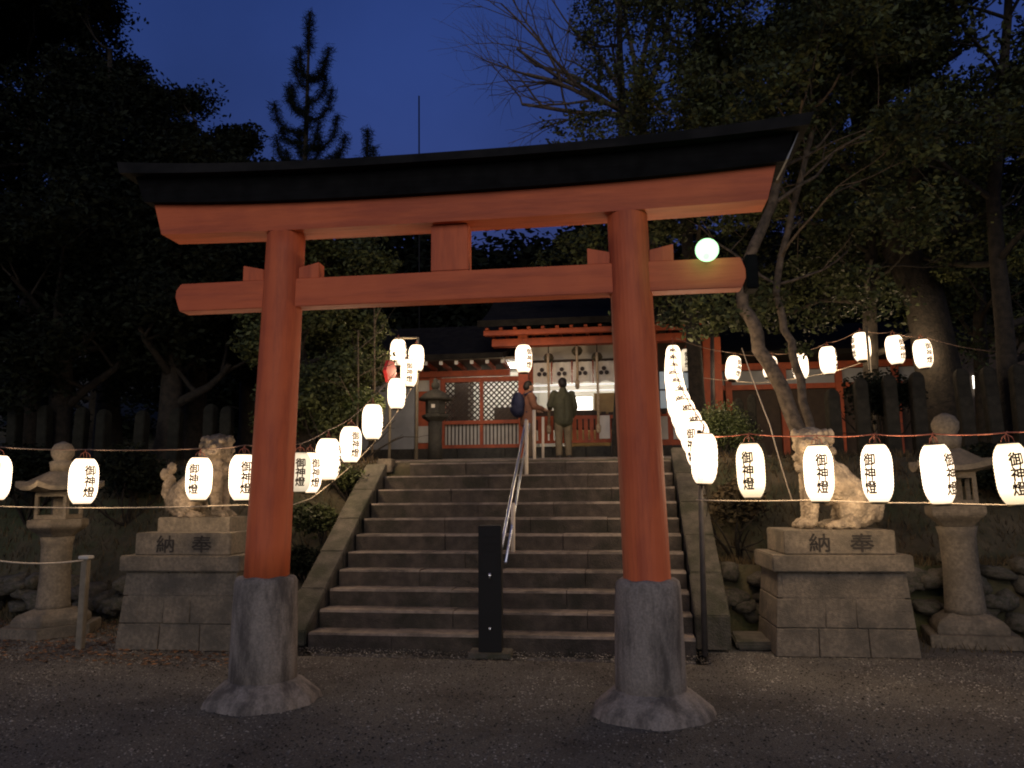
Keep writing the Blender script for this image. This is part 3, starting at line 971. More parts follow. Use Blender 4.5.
cable('lantern_cable', ur, .006, M['wire'], 'sagging cable carrying the lanterns under the terrace trees', sag=.05)
cable('guy_rope', [at(690, 376, 15.3), at(760, 383, 15.3), at(827, 373, 14.8), at(868, 360, 14.3)], .006, M['rope'], 'thin rope below the terrace lanterns', 'rope', sag=.02)
cable('stay_rope', [at(742, 348, 11.6), at(770, 425, 9.6), at(792, 500, 8.9)], .007, M['rope'], 'slack rope falling past the leaning trunk to the right lion-dog', 'rope', sag=.03)

def pole(px0, py0, Y0, zbase, px1, py1, r, m, label, cat='pole', name='lantern_pole'):
    top = at(px1, py1, Y0)
    b = at(px0, py0, Y0)
    b.z = zbase
    o = tubeobj(name, [b, top], r, m, r1=r * .8, n=10)
    tag(o, label, cat)
    return o
pole(705, 655, 8.0, 0, 699, 430, .030, M['pole_dark'], 'dark lantern pole standing at the foot of the right stair kerb')
pole(416, 462, 14.4, 2.15, 418, 338, .035, M['bamboo'], 'pale lantern pole on the terrace edge beside the bronze lantern')
tubeobj('pole_crossbar', [at(395, 338, 14.3), at(419, 338, 14.4)], .02, M['bamboo'])
tag(bpy.data.objects['pole_crossbar'], 'short crossbar joining the top pair of lanterns at the left pole', 'crossbar')
pole(877, 440, 13.9, 1.6, 866, 326, .028, M['bamboo'], 'thin grey pole carrying the terrace lanterns behind the right lion-dog')
pole(712, 425, 15.6, 2.2, 712, 330, .05, M['pole_dark'], 'dark upright post in front of the right wing of the shrine', 'post', 'dark_post')
pole(421, 300, 24, 2.5, 419, 96, .03, M['black'], 'thin tall antenna mast standing above the torii roof against the sky', 'antenna', 'antenna_mast')

# ------------------------------------------------------------------ pedestals and lion-dogs
def glyph_obj(name, ch, size, cx, y, cz, m, parent, sx=1.0, th=.004):
    v, f = glyph_mesh(ch, size, .012)
    bm = bmesh.new()
    if len(v):
        vs = [bm.verts.new((cx + p[0] * sx, y - p[2], cz + p[1])) for p in v]
        for ff in f:
            try: bm.faces.new([vs[i] for i in ff])
            except ValueError: pass
    return bm_obj(name, bm, m, parent)

def pedestal(x, y, w, label, rz=0.0, seed=1):
    random.seed(seed)
    t = empty('stone_pedestal', (x, y, 0), rz)
    d = .86
    hw = w / 2
    rows = [(0.0, 0.27), (0.27, 0.55), (0.55, 0.80)]
    bm = bmesh.new()
    def half(z): return hw * (1 - 0.10 * z / .8)
    for za, zb in rows:
        # blocks round the front and sides, battered
        for (face) in range(4):
            cuts = [-1, random.uniform(-.45, -.2), random.uniform(.15, .45), 1]
            if face % 2: cuts = [-1, random.uniform(-.2, .2), 1]
            for a, b in zip(cuts, cuts[1:]):
                def P(u, z, ins):
                    hx, hy = half(z), half(z) * d / w
                    u2 = u
                    g = .003
                    if face == 0: return (u2 * hx, -hy + ins, z)
                    if face == 1: return (hx - ins, u2 * hy, z)
                    if face == 2: return (-u2 * hx, hy - ins, z)
                    return (-hx + ins, -u2 * hy, z)
                g = .004
                k = random.uniform(0, .008)
                ua, ub = a + g / hw, b - g / hw
                hexa(bm, [P(ua, za + g, k), P(ub, za + g, k), P(ub, za + g, .2), P(ua, za + g, .2)], [P(ua, zb - g, k), P(ub, zb - g, k), P(ub, zb - g, .2), P(ua, zb - g, .2)])
    box(bm, (-hw * .85, -.46 * d, 0), (hw * .85, .46 * d, .78))
    bm_obj('masonry_base', bm, M['granite'], t, bevel=.006, seg=1)
    c = half(.8) + .055
    boxobj('cap_slab', (-c, -c * d / w - .02, .803), (c, c * d / w + .02, .965), M['granite'], t, bevel=.012)
    k = c * .80
    boxobj('inscribed_block', (-k, -k * .72, .968), (k, k * .72, 1.20), M['granite'], t, bevel=.01)
    yy = -k * .72 - .003
    glyph_obj('inscription', '納', .19, -k * .36, yy, 1.083, M['carving'], t, 1.15)
    glyph_obj('inscription', '奉', .19, k * .40, yy, 1.083, M['carving'], t, 1.25)
    tag(t, label, 'pedestal', 'stone pedestals of the lion-dogs')
    return t
pedR = pedestal(2.09, 8.46, 1.35, 'granite block pedestal under the right lion-dog, beside the leaning trunk', R(2), 3)
pedL = pedestal(-4.62, 8.10, 1.37, 'darker granite pedestal half behind the left torii pillar', R(1), 5)

def komainu(x, y, z, sx, label, s=1.0, mt='lion'):
    """sitting guardian lion-dog; faces -x, head turned to the viewer; sx=-1 mirrors it"""
    def m_(p): return (p[0] * sx * s, p[1] * s, p[2] * s)
    C = []
    def cap(a, b, r0, r1): C.append((m_(a), m_(b), r0 * s, r1 * s))
    def ell(c, r, e=(0, 0, 0)): C.append((m_(c), tuple(v * s for v in r), (e[0], e[1] * sx, e[2] * sx)))
    # haunches, back, chest
    ell((.24, 0, .20), (.20, .17, .19))
    cap((.22, 0, .26), (-.10, 0, .58), .19, .155)
    ell((-.12, 0, .52), (.145, .155, .22), (0, -12, 0))
    ell((.02, 0, .42), (.17, .15, .22), (0, 35, 0))
    # front legs
    for sy in (-1, 1):
        cap((-.17, .085 * sy, .50), (-.20, .09 * sy, .10), .085, .055)
        ell((-.24, .09 * sy, .055), (.085, .06, .05))
        for q in (-1, 0, 1):
            ell((-.31, .09 * sy + q * .033, .035), (.03, .019, .032))
        # hind legs
        ell((.20, .135 * sy, .17), (.16, .075, .155), (0, -20, 0))
        cap((.09, .16 * sy, .13), (.16, .17 * sy, .045), .06, .05)
        ell((.04, .16 * sy, .045), (.115, .055, .045))
        for q in (-1, 0, 1):
            ell((-.07, .16 * sy + q * .03, .032), (.028, .017, .03))
    # neck, head, muzzle
    cap((-.10, 0, .62), (-.15, -.02, .78), .15, .15)
    ell((-.16, -.03, .84), (.15, .145, .125))
    ell((-.20, -.14, .79), (.095, .10, .072))
    ell((-.20, -.16, .735), (.085, .085, .04))
    ell((-.21, -.235, .82), (.035, .03, .025))
    for q in (-1, 1):
        ell((-.20 + q * .06, -.15, .875), (.042, .04, .032))
        ell((-.16 + q * .14, -.03, .90), (.035, .05, .05))
        ell((-.20 + q * .055, -.20, .77), (.04, .045, .04))
    # mane curls
    for k in range(26):
        a = k * 2.399
        t = k / 26
        ell((-.12 + .155 * math.cos(a), .01 + .15 * math.sin(a) * .95, .90 - .34 * t), (.045, .045, .045))
    # tail plume up the back
    cap((.40, 0, .12), (.44, 0, .38), .06, .08)
    for k in range(5):
        ell((.44 + .03 * math.cos(k * 2), .05 * math.sin(k * 1.7), .30 + k * .07), (.055, .05, .07))
    o = blob('lion_dog_statue', C, M[mt], None, voxel=.009, smooth_it=1, noise=.024, nscale=.028)
    root = o
    o.location = (x, y, z)
    tag(root, label, 'statue', 'stone lion-dog statues')
    return root
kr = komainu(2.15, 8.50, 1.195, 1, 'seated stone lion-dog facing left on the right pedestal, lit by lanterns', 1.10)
kl = komainu(-4.64, 8.15, 1.33, -1, 'seated stone lion-dog facing right on the left pedestal, beside the pillar', .98, 'lion_shaded')
b_ = boxobj('statue_base', (-5.06, 7.94, 1.19), (-4.20, 8.40, 1.355), M['granite'], bevel=.012)
b_.parent = kl; b_.matrix_parent_inverse = kl.matrix_basis.inverted()

# ------------------------------------------------------------------ big stone lanterns
def stone_lantern(x, y, label, n_base=6, square=False, s=1.0, rz=0.3, tilt=0.0, mt='granite'):
    t = empty('stone_lantern', (x, y, 0), rz)
    mm = M[mt]
    def poly(name, prof, n, ph=0.0, bevel=.008):
        bm = bmesh.new(); lathe(bm, prof, n, phase=ph); return bm_obj(name, bm, mm, t, bevel=bevel, seg=2)
    poly('lower_base', [(.58, 0), (.58, .13)], 4 if square else 6, math.pi / 4)
    poly('upper_base', [(.46, .13), (.46, .20), (.40, .26), (.25, .31), (.20, .32)], 4 if square else 6, math.pi / 4)
    latheobj('shaft', [(.205, .31), (.195, .36), (.175, .75), (.178, 1.10), (.20, 1.20)], mm, t, 20)
    poly('platform', [(.20, 1.20), (.24, 1.24), (.34, 1.31), (.36, 1.34), (.36, 1.42), (.30, 1.425)], 4 if square else 6, math.pi / 4)
    # fire box with four window openings
    bm = bmesh.new()
    h0, h1, w = 1.427, 1.77, .20
    for a in (-1, 1):
        for b in (-1, 1):
            box(bm, (a * w - .04 if a > 0 else a * w, b * w - .04 if b > 0 else b * w, h0), (a * w if a > 0 else a * w + .04, b * w if b > 0 else b * w + .04, h1))
    for b in (-1, 1):
        y0, y1 = (w - .04, w) if b > 0 else (-w, -w + .04)
        box(bm, (-w + .041, y0, h0), (w - .041, y1, h0 + .05)); box(bm, (-w + .041, y0, h1 - .06), (w - .041, y1, h1))
        box(bm, (y0, -w + .041, h0), (y1, w - .041, h0 + .05)); box(bm, (y0, -w + .041, h1 - .06), (y1, w - .041, h1))
    box(bm, (-.10, .03, h0), (.10, .05, h1))
    bm_obj('fire_box', bm, mm, t)
    # flared roof with lifted corners
    bm = bmesh.new()
    n = 24
    rings = []
    nn = 4 if square else 6
    for z, r, lift in ((1.772, .30, 0), (1.79, .50, .05), (1.84, .50, .07), (1.90, .37, .01), (1.99, .22, 0), (2.04, .12, 0)):
        ring = []
        for i in range(n):
            a = 2 * math.pi * i / n
            seg = math.pi / nn
            al = ((a + seg) % (2 * seg)) - seg
            pr2 = math.cos(seg) / math.cos(al) if abs(al) <= seg else 1
            cornerness = (abs(al) / seg) ** 3
            ring.append(bm.verts.new((r * pr2 * math.cos(a), r * pr2 * math.sin(a), z + lift * cornerness)))
        rings.append(ring)
    for a, b in zip(rings, rings[1:]):
        for i in range(n):
            bm.faces.new((a[i], a[(i + 1) % n], b[(i + 1) % n], b[i]))
    bm.faces.new(rings[0][::-1]); bm.faces.new(rings[-1])
    bm_obj('roof', bm, mm, t, smooth=False)
    latheobj('finial', [(.13, 2.035), (.14, 2.10), (.15, 2.15), (.10, 2.17), (.10, 2.18), (.135, 2.24), (.14, 2.31), (.10, 2.38), (.02, 2.42)], mm, t, 18)
    t.scale = (s, s, s)
    t.rotation_euler = (0, R(tilt), rz)
    tag(t, label, 'stone lantern', 'large stone lanterns')
    return t
stone_lantern(3.56, 8.95, 'large granite lantern standing right of the right pedestal', square=True, s=1.0, rz=R(-12), tilt=-1.2)
stone_lantern(-6.68, 8.5, 'large granite lantern with peaked roof at the left, behind a rope stake', s=.93, rz=R(8), tilt=-.6)

# ------------------------------------------------------------------ stake and rope at the left, sign post, handrail
sx_ = at(80, 650, 7.65)
stk = empty('rope_stake', (sx_.x, sx_.y, 0)); tag(stk, 'weathered wooden stake with pale cap left of the left pedestal', 'stake')
boxobj('stake_post', (-.035, -.035, 0), (.035, .035, .93), M['bamboo'], stk, bevel=.006)
boxobj('stake_cap', (-.06, -.05, .932), (.06, .05, .965), M['white_paint'], stk, bevel=.006)
cable('rope', [at(-80, 566, 7.4), at(0, 561, 7.5), Vector((sx_.x, sx_.y - .04, .92))], .009, M['rope'], 'slack rope tied to the weathered stake at the left', 'rope', sag=.03)

bp_ = at(491, 652, 7.78)
post = empty('sign_post', (bp_.x, bp_.y, 0), R(4)); tag(post, 'black square post standing at the foot of the stairs', 'post')
boxobj('base_plate', (-.21, -.15, 0), (.21, .15, .05), M['moss_stone'], post, bevel=.008)
boxobj('post_body', (-.115, -.09, .052), (.115, .09, 1.27), M['black'], post, bevel=.006)
boxobj('post_hatch', (-.085, -.098, .80), (.085, -.092, .98), M['black'], post, bevel=.002)
latheobj('latch', [(.012, -.03), (.014, 0), (.012, .03)], M['steel'], post, 8, (0, -.10, .78))
latheobj('latch', [(.010, -.02), (.012, 0), (.010, .02)], M['steel'], post, 8, (0, -.095, .27))
bm = bmesh.new()
for i in range(3):
    box(bm, (-.07, -.097, 1.02 + i * .07), (.07, -.0925, 1.06 + i * .07))
bm_obj('raised_panel', bm, M['black'], post, bevel=.002)

hr = empty('handrail', (-.95, 8.3, 0)); tag(hr, 'stainless steel handrail running up the middle of the stairs', 'handrail')
def hrp(name, pts, r, m):
    o = tubeobj(name, [Vector(p) - Vector((-.95, 8.3, 0)) for p in pts], r, m, hr, n=12); return o
a_ = at(499, 560, 8.55); b_ = at(526, 420, 11.6); c2_ = at(541, 414, 14.0)
ra = [a_, b_]
hrp('rail', [a_ + Vector((0, 0, 0)), b_], .020, M['steel'])
hrp('rail', [a_ + Vector((.075, .0, -.03)), b_ + Vector((.05, 0, -.06))], .016, M['steel'])
for (pxb, pyb, pxt, pyt, Y) in ((513, 571, 513, 503, 9.2), (526.5, 503, 526.5, 420, 10.75), (534.5, 477, 534, 410, 12.0), (543, 462, 543, 417, 14.2)):
    b0, t0 = at(pxb, pyb, Y), at(pxt, pyt, Y)
    hrp('rail_post', [b0, t0], .026, M['pale_pipe'])

# ------------------------------------------------------------------ shrine
ZT = 2.27
sh = empty('shrine_building', (-1, 17, ZT))
tag(sh, 'vermilion shrine hall with lattice windows and dark roof at the head of the stairs', 'shrine')
OFF = Vector((1, -17, -ZT))
def S(name, bm, m, bevel=0.0, smooth=False, parent=sh):
    bmesh.ops.translate(bm, verts=bm.verts, vec=OFF)
    return bm_obj(name, bm, m, parent, smooth, bevel)
def sb(name, lo, hi, m, bevel=0.0, parent=sh):
    bm = bmesh.new(); box(bm, lo, hi); return S(name, bm, m, bevel, parent=parent)
# stone foundation
bm = bmesh.new()
x = -6.0
while x < 2.0:
    w = random.uniform(.7, 1.1)
    box(bm, (x + .004, 16.55, 2.15), (x + w - .004, 17.6, 2.56)); x += w
S('foundation', bm, M['dark_stone'], bevel=.012)
# lattice front, left bay
def opening_bay(x0, x1, y, z0, zm, z1):
    xm = (x0 + x1) / 2
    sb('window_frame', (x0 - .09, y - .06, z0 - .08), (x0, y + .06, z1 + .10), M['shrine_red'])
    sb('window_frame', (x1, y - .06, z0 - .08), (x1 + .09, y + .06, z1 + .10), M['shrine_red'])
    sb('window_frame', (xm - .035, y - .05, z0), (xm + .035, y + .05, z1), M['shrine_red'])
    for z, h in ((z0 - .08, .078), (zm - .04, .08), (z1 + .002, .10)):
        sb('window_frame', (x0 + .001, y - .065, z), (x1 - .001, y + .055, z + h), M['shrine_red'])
    for a, b in ((x0, xm - .035), (xm + .035, x1)):
        bm = bmesh.new()
        # slatted lower panel
        box(bm, (a, y + .03, z0), (b, y + .045, zm - .04))
        S('white_panel', bm, M['white_paint'])
        bm = bmesh.new()
        k = a + .05
        while k < b - .03:
            box(bm, (k, y + .0, z0), (k + .022, y + .028, zm - .04)); k += .085
        S('slats', bm, M['dark_wood'])
        # diagonal lattice
        bm = bmesh.new()
        w, h = b - a, z1 - zm - .04
        zb = zm + .04
        st = .125
        for sgn in (1, -1):
            c = -h
            while c < w:
                # line x = a + c + t, z = zb + t (sgn 1) clipped
                t0, t1 = max(0, -c), min(h, w - c)
                if t1 > t0 + .01:
                    za, zc = (zb + t0, zb + t1) if sgn > 0 else (zb + h - t0, zb + h - t1)
                    q = .011
                    ya, yb = (y + .0, y + .014) if sgn > 0 else (y + .016, y + .03)
                    p = [(a + c + t0 - q, za + q * sgn), (a + c + t0 + q, za - q * sgn), (a + c + t1 + q, zc - q * sgn), (a + c + t1 - q, zc + q * sgn)]
                    hexa(bm, [(u, ya, v) for u, v in p], [(u, yb, v) for u, v in p])
                c += st
        S('lattice', bm, M['dark_wood'])
opening_bay(-3.93, -2.24, 17.0, 2.66, 3.16, 4.08)
sb('wall', (-5.9, 17.02, 2.56), (-4.65, 17.12, 4.22), M['grey_wall'])
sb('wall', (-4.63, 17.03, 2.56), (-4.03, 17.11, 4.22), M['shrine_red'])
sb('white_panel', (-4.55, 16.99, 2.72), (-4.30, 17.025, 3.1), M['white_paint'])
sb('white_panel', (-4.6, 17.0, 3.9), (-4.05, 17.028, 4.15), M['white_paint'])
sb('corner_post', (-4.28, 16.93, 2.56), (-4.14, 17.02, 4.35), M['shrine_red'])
sb('eave_beam', (-6.0, 16.86, 4.20), (-2.42, 17.0, 4.33), M['shrine_red'])
sb('wall_band', (-3.93, 17.01, 4.19), (-2.30, 17.05, 4.195), M['white_paint'])
# rafters with pale ends
x = -5.9
while x < -2.5:
    rf_ = sb('rafter', (x, 16.15, 4.36), (x + .07, 17.1, 4.43), M['shrine_red'])
    sb('rafter_tip', (x - .003, 16.13, 4.355), (x + .073, 16.148, 4.435), M['white_paint'], parent=rf_)
    x += .34
sb('soffit', (-6.1, 16.1, 4.434), (-2.46, 17.6, 4.45), M['dark_wood'])
# left roof (sloping back)
def roof_slab(name, x0, x1, y0, z0, y1, z1, th, m, over=0.0):
    bm = bmesh.new()
    n = 10
    secs = []
    for i in range(n + 1):
        t = i / n
        y = y0 + (y1 - y0) * t
        z = z0 + (z1 - z0) * (t ** 1.35)
        secs.append([bm.verts.new(p) for p in ((x0, y, z), (x1, y, z), (x1, y, z + th), (x0, y, z + th))])
    for a, b in zip(secs, secs[1:]):
        for i in range(4):
            j = (i + 1) % 4
            bm.faces.new((a[i], b[i], b[j], a[j]))
    bm.faces.new(secs[0][::-1]); bm.faces.new(secs[-1])
    S(name, bm, m)
roof_slab('roof', -6.3, -2.45, 16.05, 4.455, 19.2, 5.75, .12, M['roof'])
sb('roof_back', (-6.2, 19.21, 2.5), (2.3, 19.3, 5.6), M['dark_wood'])
# worship bay
for x in (-2.13, .62):
    sb('porch_pillar', (x - .02 if x < 0 else x, 16.28, 2.30), (x + .19 if x < 0 else x + .2, 16.49, 5.0), M['shrine_red'])
sb('corner_post', (-2.14, 16.92, 2.4), (-1.93, 17.1, 4.9), M['shrine_red'])
sb('porch_beam', (-2.72, 16.25, 4.74), (1.8, 16.50, 4.90), M['shrine_red'])
sb('porch_beam', (-2.85, 15.95, 4.93), (1.9, 16.10, 5.03), M['shrine_red'])
sb('transom', (-1.93, 16.90, 4.52), (.75, 17.05, 4.90), M['white_paint'])
sb('transom_beam', (-1.93, 16.85, 4.38), (.75, 17.08, 4.50), M['dark_wood'])
roof_slab('roof', -2.95, 2.3, 15.75, 5.075, 19.3, 6.9, .14, M['roof'])
x = -2.8
while x < 1.9:
    sb('rafter', (x, 15.85, 5.033), (x + .07, 17.0, 5.07), M['shrine_red']); x += .3
# interior: floor, back wall, ceiling, lit tubes
sb('interior_floor', (-4.1, 17.15, 2.56), (2.09, 19.04, 2.60), M['gold_wood'])
sb('back_wall', (-4.6, 19.05, 2.6), (2.09, 19.18, 4.9), M['interior'])
sb('ceiling', (-4.1, 17.2, 4.62), (2.09, 19.04, 4.68), M['interior'])
sb('inner_screen', (-2.05, 17.75, 2.62), (-1.98, 19.0, 4.6), M['white_paint'])
sb('inner_cabinet', (-3.0, 18.2, 2.61), (-2.4, 18.9, 3.62), M['dark_wood'])
sb('inner_cabinet', (-3.95, 18.1, 2.61), (-3.62, 18.8, 4.3), M['dark_wood'])
sb('inner_altar', (-1.2, 18.3, 2.61), (1.0, 18.95, 3.45), M['gold_wood'])
for x in (-3.4, -2.6, -1.2, .3):
    sb('ceiling_tube', (x - .35, 17.9, 4.54), (x + .35, 17.95, 4.59), M['tube'])
for z in (3.98, 3.84):
    bm = bmesh.new(); tube(bm, [(-1.93, 17.16, z), (.75, 17.16, z)], .020, n=8); S('white_bar', bm, M['bar_glow'])
# dark opening strip + inner counter
sb('inner_counter', (-1.9, 17.3, 3.0), (.7, 17.7, 3.42), M['dark_wood'])
sb('lit_box', (-.98, 17.35, 3.43), (-.62, 17.5, 3.72), M['far_lamp'])
# divided curtain with crests
cx = [-1.90, -1.47, -1.02, -.56, -.08, .35, .74]
for i, (a, b) in enumerate(zip(cx, cx[1:])):
    bm = bmesh.new()
    n = 10
    top, bot = [], []
    for k in range(n + 1):
        xx = a + .02 + (b - a - .04) * k / n
        yy = 16.80 + .018 * math.sin(k * 1.9 + i)
        top.append(bm.verts.new((xx, yy, 4.44))); bot.append(bm.verts.new((xx, yy + .02 * math.sin(k), 3.98 + .02 * math.sin(k * .8 + i))))
    for k in range(n): bm.faces.new((bot[k], bot[k + 1], top[k + 1], top[k]))
    S('curtain', bm, M['cloth'], smooth=True)
    sb('curtain_tie', (a - .014, 16.77, 3.95), (a + .014, 16.79, 4.46), M['shrine_red'])
    bm = bmesh.new()
    mx = (a + b) / 2
    for dx, dz, r in ((0, .075, .05), (-.06, -.02, .05), (.06, -.02, .05)):
        bmesh.ops.create_circle(bm, cap_ends=True, segments=12, radius=r, matrix=Matrix.Translation((mx + dx, 16.765, 4.20 + dz)) @ Matrix.Rotation(R(90), 4, 'X'))
    S('crest', bm, M['crest'])
# red balustrade in front of the offering floor
bm = bmesh.new()
for z, h in ((2.64, .06), (3.16, .07)):
    box(bm, (-1.92, 16.62, z), (.74, 16.70, z + h))
x = -1.9
while x < .65:
    box(bm, (x, 16.63, 2.701), (x + .085, 16.69, 3.159)); x += .125
S('balustrade', bm, M['shrine_red'])
bm = bmesh.new()
x = -1.2
while x < .9:
    box(bm, (x, 16.60, 3.232), (x + .10, 16.70, 3.232 + random.uniform(.05, .10))); x += .16
S('small_offerings', bm, M['dark_wood'])
sb('paper_slip', (-.45, 16.60, 2.72), (-.22, 16.61, 3.22), M['cloth'])
sb('wooden_board', (-.55, 16.72, 3.27), (.05, 16.78, 3.72), M['gold_wood'])
# bells with ropes
for i, (px, py) in enumerate(((548.5, 358), (577, 351), (597, 357))):
    Y = 16.4
    c = at(px, py, Y)
    t = empty('bell', (c.x, c.y, c.z)); tag(t, ['round bronze bell with pale rope, left of the three', 'round bronze bell in the middle, above the man in the olive jacket', 'round bronze bell with rope, nearest the right pillar'][i], 'bell', 'shrine bells with ropes')
    bm = bmesh.new(); bmesh.ops.create_uvsphere(bm, u_segments=20, v_segments=12, radius=.115, matrix=Matrix.Diagonal((1, 1, .95, 1))); bm_obj('bell_body', bm, M['bronze'], t, smooth=True)
    latheobj('bell_band', [(.119, -.012), (.123, 0), (.119, .012)], M['bronze'], t, 20)
    tubeobj('bell_hanger', [(0, 0, .10), (0, 0, 4.80 - c.z + .0)], .012, M['dark_wood'], t)
    bm = bmesh.new()
    zb = 3.0 - c.z if i != 1 else 3.95 - c.z
    tube(bm, [(0, -.10, .08), (0, -.13, -.2), (.01, -.12, (zb) * .6), (0, -.12, zb)], .028, n=8)
    bm_obj('bell_rope', bm, M['bell_rope'], t, smooth=True)
    latheobj('rope_tassel', [(.03, zb + .0), (.05, zb - .03), (.045, zb - .15), (.03, zb - .18)], M['bell_rope'], t, 10, (0, -.12, 0))

# right bays and wing
sb('wall', (.78, 16.9, 2.56), (2.2, 17.0, 3.3), M['shrine_red'])
for k in range(4):
    sb('white_panel', (.86 + k * .27, 16.87, 2.70), (1.02 + k * .27, 16.899, 3.2), M['white_paint'])
for i in range(2):
    for j in range(2):
        sb('window_pane', (.88 + i * .44, 16.9, 3.38 + j * .42), (1.27 + i * .44, 16.93, 3.76 + j * .42), M['glass_panel'])
sb('window_frame', (.78, 16.94, 3.301), (1.80, 17.0, 4.9), M['dark_wood'])
sb('corner_post', (1.82, 16.85, 3.301), (2.2, 17.0, 4.9), M['shrine_red'])
sb('side_wall', (2.1, 17.01, 2.4), (2.2, 19.2, 5.0), M['dark_wood'])
# right wing as its own building farther right
wg = empty('side_hall', (4.5, 18, ZT)); tag(wg, 'low vermilion side hall with pale wall band behind the terrace lanterns', 'hall')
def wb(name, lo, hi, m):
    bm = bmesh.new(); box(bm, lo, hi); bmesh.ops.translate(bm, verts=bm.verts, vec=(-4.5, -18, -ZT)); return bm_obj(name, bm, m, wg)
wb('wall', (2.35, 18.0, 2.3), (7.2, 18.12, 3.95), M['dark_wood'])
wb('white_band', (2.35, 17.97, 3.98), (7.2, 18.1, 4.30), M['grey_wall'])
wb('beam', (2.3, 17.9, 3.86), (7.3, 18.1, 3.975), M['shrine_red'])
wb('beam', (2.3, 17.88, 4.31), (7.3, 18.1, 4.46), M['shrine_red'])
for x in (2.4, 3.6, 4.8, 6.0, 7.1):
    wb('column', (x, 17.86, 2.3), (x + .14, 17.96, 4.305), M['shrine_red'])
bm = bmesh.new()
hexa(bm, [(2.32, 17.2, 4.50), (7.8, 17.2, 4.50), (7.8, 20, 5.6), (2.32, 20, 5.6)], [(2.32, 17.2, 4.62), (7.8, 17.2, 4.62), (7.8, 20, 5.75), (2.32, 20, 5.75)])
bmesh.ops.translate(bm, verts=bm.verts, vec=(-4.5, -18, -ZT)); bm_obj('roof', bm, M['roof'], wg)
wb('back_wall', (2.35, 19.9, 2.3), (7.3, 20.0, 5.5), M['dark_wood'])

# far lit house at the right, glimpsed between the trunks
fh = empty('far_house', (10.5, 20, 3.3)); tag(fh, 'dark house with small bright windows glimpsed at the far right between trunks', 'house')
boxobj('wall', (-3.5, 0, -1.2), (4.0, 3.0, 2.0), M['dark_wood'], fh)
boxobj('roof', (-3.9, -.4, 2.0), (4.4, 3.4, 2.2), M['roof'], fh)
for px, py, w, h in ((976, 382, 5, 12), (977, 392, 3, 6), (1010, 379, 9, 5), (1017, 383, 4, 10)):
    c = at(px, py, 19.96)
    ww, hh = w / FPX * 20 / 2, h / FPX * 20 / 2
    boxobj('lit_window', (c.x - 10.5 - ww, -.06, c.z - 3.3 - hh), (c.x - 10.5 + ww, -.02, c.z - 3.3 + hh), M['far_lamp'], fh)

# bronze lantern on the terrace
bl = at(435, 462, 14.9)
bt = empty('bronze_lantern', (bl.x, bl.y, bl.z - .12)); tag(bt, 'tall dark lantern with round roof standing left of the lattice windows', 'lantern')
latheobj('lantern_base', [(.26, 0), (.26, .10), (.18, .14)], M['dark_stone'], bt, 6, smooth=False)
latheobj('shaft', [(.15, .14), (.135, .5), (.14, .92)], M['dark_stone'], bt, 18)
latheobj('platform', [(.15, .92), (.27, 1.0), (.28, 1.05), (.18, 1.08)], M['dark_stone'], bt, 6, smooth=False)
bm = bmesh.new(); lathe(bm, [(.20, 1.08), (.205, 1.33)], 6); bm_obj('fire_box', bm, M['dark_stone'], bt)
boxobj('window', (-.035, -.19, 1.18), (.035, -.178, 1.25), M['cloth'], bt)
latheobj('roof', [(.21, 1.33), (.33, 1.35), (.32, 1.39), (.24, 1.47), (.14, 1.53), (.06, 1.57)], M['dark_stone'], bt, 24)
latheobj('finial', [(.05, 1.56), (.085, 1.62), (.08, 1.68), (.045, 1.72), (.055, 1.76), (.01, 1.80)], M['dark_stone'], bt, 14)

# red hexagonal sign and small things at the stair head
rs = at(390, 372, 12.9)
rsn = empty('red_sign', (rs.x, rs.y, 2.1)); tag(rsn, 'red six-sided sign on a post left of the lantern cluster', 'sign')
bm = bmesh.new(); lathe(bm, [(.22, -.03), (.22, .03)], 6, phase=0)
bmesh.ops.rotate(bm, verts=bm.verts, matrix=Matrix.Rotation(R(90), 3, 'X')); bmesh.ops.rotate(bm, verts=bm.verts, matrix=Matrix.Rotation(R(82), 3, 'Z')); bmesh.ops.translate(bm, verts=bm.verts, vec=(0, 0, rs.z - 2.1))
bm_obj('sign_plate', bm, M['red_paper'], rsn)
tubeobj('sign_post', [(0, .03, 0), (0, .03, rs.z - 2.1 - .1)], .025, M['bamboo'], rsn)
nb = at(386, 463, 11.1)
boxobj('small_stone_block', (nb.x - .10, 11.0, nb.z - .14), (nb.x + .12, 11.2, nb.z + .06), M['granite'], bevel=.01)
tag(bpy.data.objects['small_stone_block'], 'small pale stone block at the top of the left stair kerb', 'stone block')

